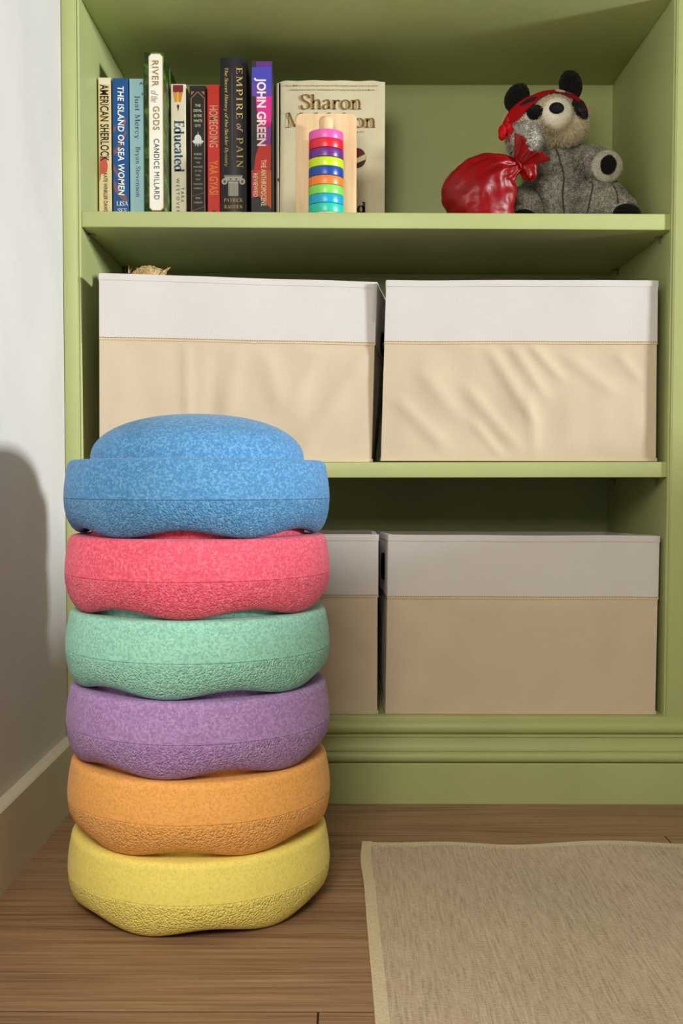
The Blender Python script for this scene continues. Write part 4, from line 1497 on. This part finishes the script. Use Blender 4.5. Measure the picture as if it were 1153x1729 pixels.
MASKB = BVHTree.FromPolygons([p for r in rows for p in r], [(i * 9 + k, i * 9 + k + 1, (i + 1) * 9 + k + 1, (i + 1) * 9 + k) for i in range(len(rows) - 1) for k in range(8)])


def mask_hole(cx, cz, rx, rz_, rot, mat, label):
    pts = []
    for x, z in ell(cx, cz, rx, rz_, rot, 28):
        h = MASKB.ray_cast(Vector((x, 1.40, z)), Vector((0, 1, 0)))
        y = h[0].y if h[0] else face_y(x, z, 0.006)
        pts.append(Vector((x, y - 0.0016, z)))
    n = len(pts)
    mb = MB().add(pts + [p + Vector((0, 0.0020, 0)) for p in pts], [tuple(range(n)), tuple(range(2 * n - 1, n - 1, -1))] + [(k, (k + 1) % n, n + (k + 1) % n, n + k) for k in range(n)])
    o = mb.build('mask_opening', mat, mask, smooth=False)
    o['label'] = label
    return o


mask_hole(0.2630, 0.9680, 0.0128, 0.0036, 0.38, M_FBLACK, 'narrow eye opening showing black fur')
mask_hole(0.3085, 0.9838, 0.0072, 0.0036, -0.22, M_FCREAM, 'eye opening showing pale fur')
mask_hole(0.3205, 0.9800, 0.0062, 0.0024, 0.1, M_FBLACK, 'dark end of the eye opening')
# knot and bow at the side, with a tail
bow = MB()
for (cx, cz, rx, rz_, rt) in ((0.2235, 0.9165, 0.0064, 0.0105, 6), (0.2352, 0.9170, 0.0064, 0.0110, -28), (0.2295, 0.9220, 0.0055, 0.0060, 20)):
    bow.ellipsoid((cx, 1.548, cz), (rx, 0.0062, rz_), RY(rt), 22, 14, fn=lambda d: 1 + 0.10 * math.sin(4 * math.atan2(d.y, d.x) + 3 * d.z))
bow.tube([(0.2305, 1.548, 0.912), (0.2345, 1.548, 0.903), (0.2390, 1.550, 0.894)], [0.0024, 0.0018, 0.0014], 8)
o = bow.build('mask_bow', M_MASK, bear, angle=70, merge=False)
o['label'] = 'knotted red bow of the eye mask'

# ------------------------------------------------------------------ red satin bag
bag = thing('satin_bag', 'shiny red satin bag with a gathered neck, in front of the grey plush animal', 'bag', (0.190, 1.545, sz))
YG = 1.5330
path = [(0.1980, YG, sz + 0.0004, 0.0440, 0.026), (0.1960, YG, sz + 0.004, 0.0465, 0.030), (0.1905, YG, 0.806, 0.0490, 0.034), (0.1870, YG, 0.820, 0.0520, 0.036), (0.1870, YG, 0.834, 0.0515, 0.036), (0.1920, YG, 0.845, 0.0465, 0.035),
        (0.2010, YG, 0.8535, 0.0400, 0.032), (0.2120, YG - 0.001, 0.8590, 0.0325, 0.027), (0.2230, YG - 0.002, 0.8620, 0.0255, 0.021), (0.2330, YG - 0.003, 0.8645, 0.0185, 0.015), (0.2400, YG - 0.003, 0.8665, 0.0115, 0.010), (0.2445, YG - 0.003, 0.8670, 0.0095, 0.009)]
cx = [p[0] for p in path]
rows = []
NP = len(path)
SEG = 96
for i, (x, y, z, r, ry) in enumerate(path):
    a, b_ = path[max(0, i - 1)], path[min(NP - 1, i + 1)]
    tx, tz_ = b_[0] - a[0], b_[2] - a[2]
    # keep the lower rings flat, lean the upper ones towards the neck
    lean = smoothstep(4, 9.5, i) * math.radians(72)
    row = []
    for k in range(SEG):
        ph = 2 * PI * k / SEG
        g = smoothstep(3, 10, i)
        fold = 1 + 0.10 * g * math.sin(9 * ph + 0.6) + 0.05 * g * math.sin(17 * ph) + 0.035 * (1 - g) * math.sin(3 * ph + i * 0.6) + 0.02 * math.sin(5 * ph - i * 0.8)
        u, w = r * fold * math.cos(ph), ry * fold * math.sin(ph)
        row.append((x + u * math.cos(lean), y + w, max(sz + 0.0003, z - u * math.sin(lean))))
    rows.append(row)
# densify along the path
dense = []
for k in range(SEG):
    colp = [rows[i][k] for i in range(NP)]
    def cr(t, d):
        i = min(int(t), NP - 2)
        s = t - i
        p0, p1, p2, p3 = colp[max(0, i - 1)][d], colp[i][d], colp[i + 1][d], colp[min(NP - 1, i + 2)][d]
        return 0.5 * (2 * p1 + (p2 - p0) * s + (2 * p0 - 5 * p1 + 4 * p2 - p3) * s * s + (3 * p1 - p0 - 3 * p2 + p3) * s ** 3)
    dense.append([tuple(cr(t * (NP - 1) / 60.0, d) for d in range(3)) for t in range(61)])
rows = [[dense[k][t] for k in range(SEG)] for t in range(61)]


def crumple(p):
    q = Vector(p)
    n1 = noise.noise(q * 38 + Vector((3, 1, 7)))
    n2 = abs(noise.noise(q * 60 + Vector((9, 4, 2))))
    c0 = Vector((0.192, YG, 0.83))
    d = (q - c0).normalized()
    return q + d * (0.0042 * n1 - 0.0030 * n2)


rows = [[(lambda c_: (c_.x, c_.y, max(c_.z, sz + 0.0003)))(crumple(p)) for p in r] for r in rows]
mb = MB().grid(rows, True)
mb.add(rows[0], [tuple(range(SEG))])
mb.build('sack', M_SATIN, bag, angle=70)
# gathered ruffle above the neck
rf = []
for i in range(13):
    t = i / 12
    row = []
    for k in range(120):
        ph = 2 * PI * k / 120
        r = 0.0085 + 0.0130 * t ** 0.8
        amp = 0.30 * t
        fold = 1 + amp * math.sin(7 * ph + 0.4) + amp * 0.5 * math.sin(13 * ph + 1)
        ax = Vector((math.sin(math.radians(38)), -0.25, math.cos(math.radians(38)))).normalized()
        e1 = ax.cross(Vector((0, 1, 0))).normalized()
        e2 = ax.cross(e1)
        base = Vector((0.2440, YG - 0.003, 0.8680)) + ax * (0.026 * t * (1 + 0.18 * math.sin(3 * ph)))
        row.append(tuple(base + e1 * r * fold * math.cos(ph) * 1.05 + e2 * r * fold * math.sin(ph) * 0.9))
    rf.append(row)
mb = MB().grid(rf, True)
mb.grid([[tuple(Vector(p) * 0.995 + Vector((0.2440, YG - 0.003, 0.8680)) * 0.005) for p in r] for r in rf], True)
mb.build('ruffle', M_SATIN, bag, angle=80, merge=False)
mb = MB()
mb.ellipsoid((0.2565, YG - 0.002, 0.8640), (0.0125, 0.0095, 0.0175), RY(-12), 36, 20, fn=lambda d: 1 + 0.10 * math.sin(5 * math.atan2(d.y, d.x) + 2 * d.z) + 0.06 * math.sin(9 * d.z + 2))
mb.build('bow_loop', M_SATIN, bag, angle=80, merge=False)
mb = MB().revolve([(0.0098 + 0.0018 * math.cos(a), 0.0018 * math.sin(a)) for a in [2 * PI * i / 10 for i in range(11)]], 40)
R_ = RY(62)
mb.v = [tuple(R_ @ Vector(p) + Vector((0.2420, YG - 0.003, 0.8672))) for p in mb.v]
mb.build('drawstring', M_SATIN, bag)

# ------------------------------------------------------------------ shaggy toy in the upper left bin
shag = thing('plush_toy', 'tan shaggy plush toy peeking over the rim of the upper left bin', 'plush toy', (-0.2660, 1.520, 0.640))
mb = MB().ellipsoid((-0.2660, 1.520, 0.6860), (0.033, 0.030, 0.0400), None, 30, 20)
mb.ellipsoid((-0.2640, 1.530, 0.5560), (0.055, 0.050, 0.0950), None, 30, 20)
add_fur(mb, 5200, 0.0155, 0.0042, 31, 0.5, comb=(0.2, -0.1, 0.1), keep=lambda p: p.z > 0.655, jitter=0.85)
mb.build('shaggy_head', M_FTAN, shag, angle=180, merge=False, recalc=False)
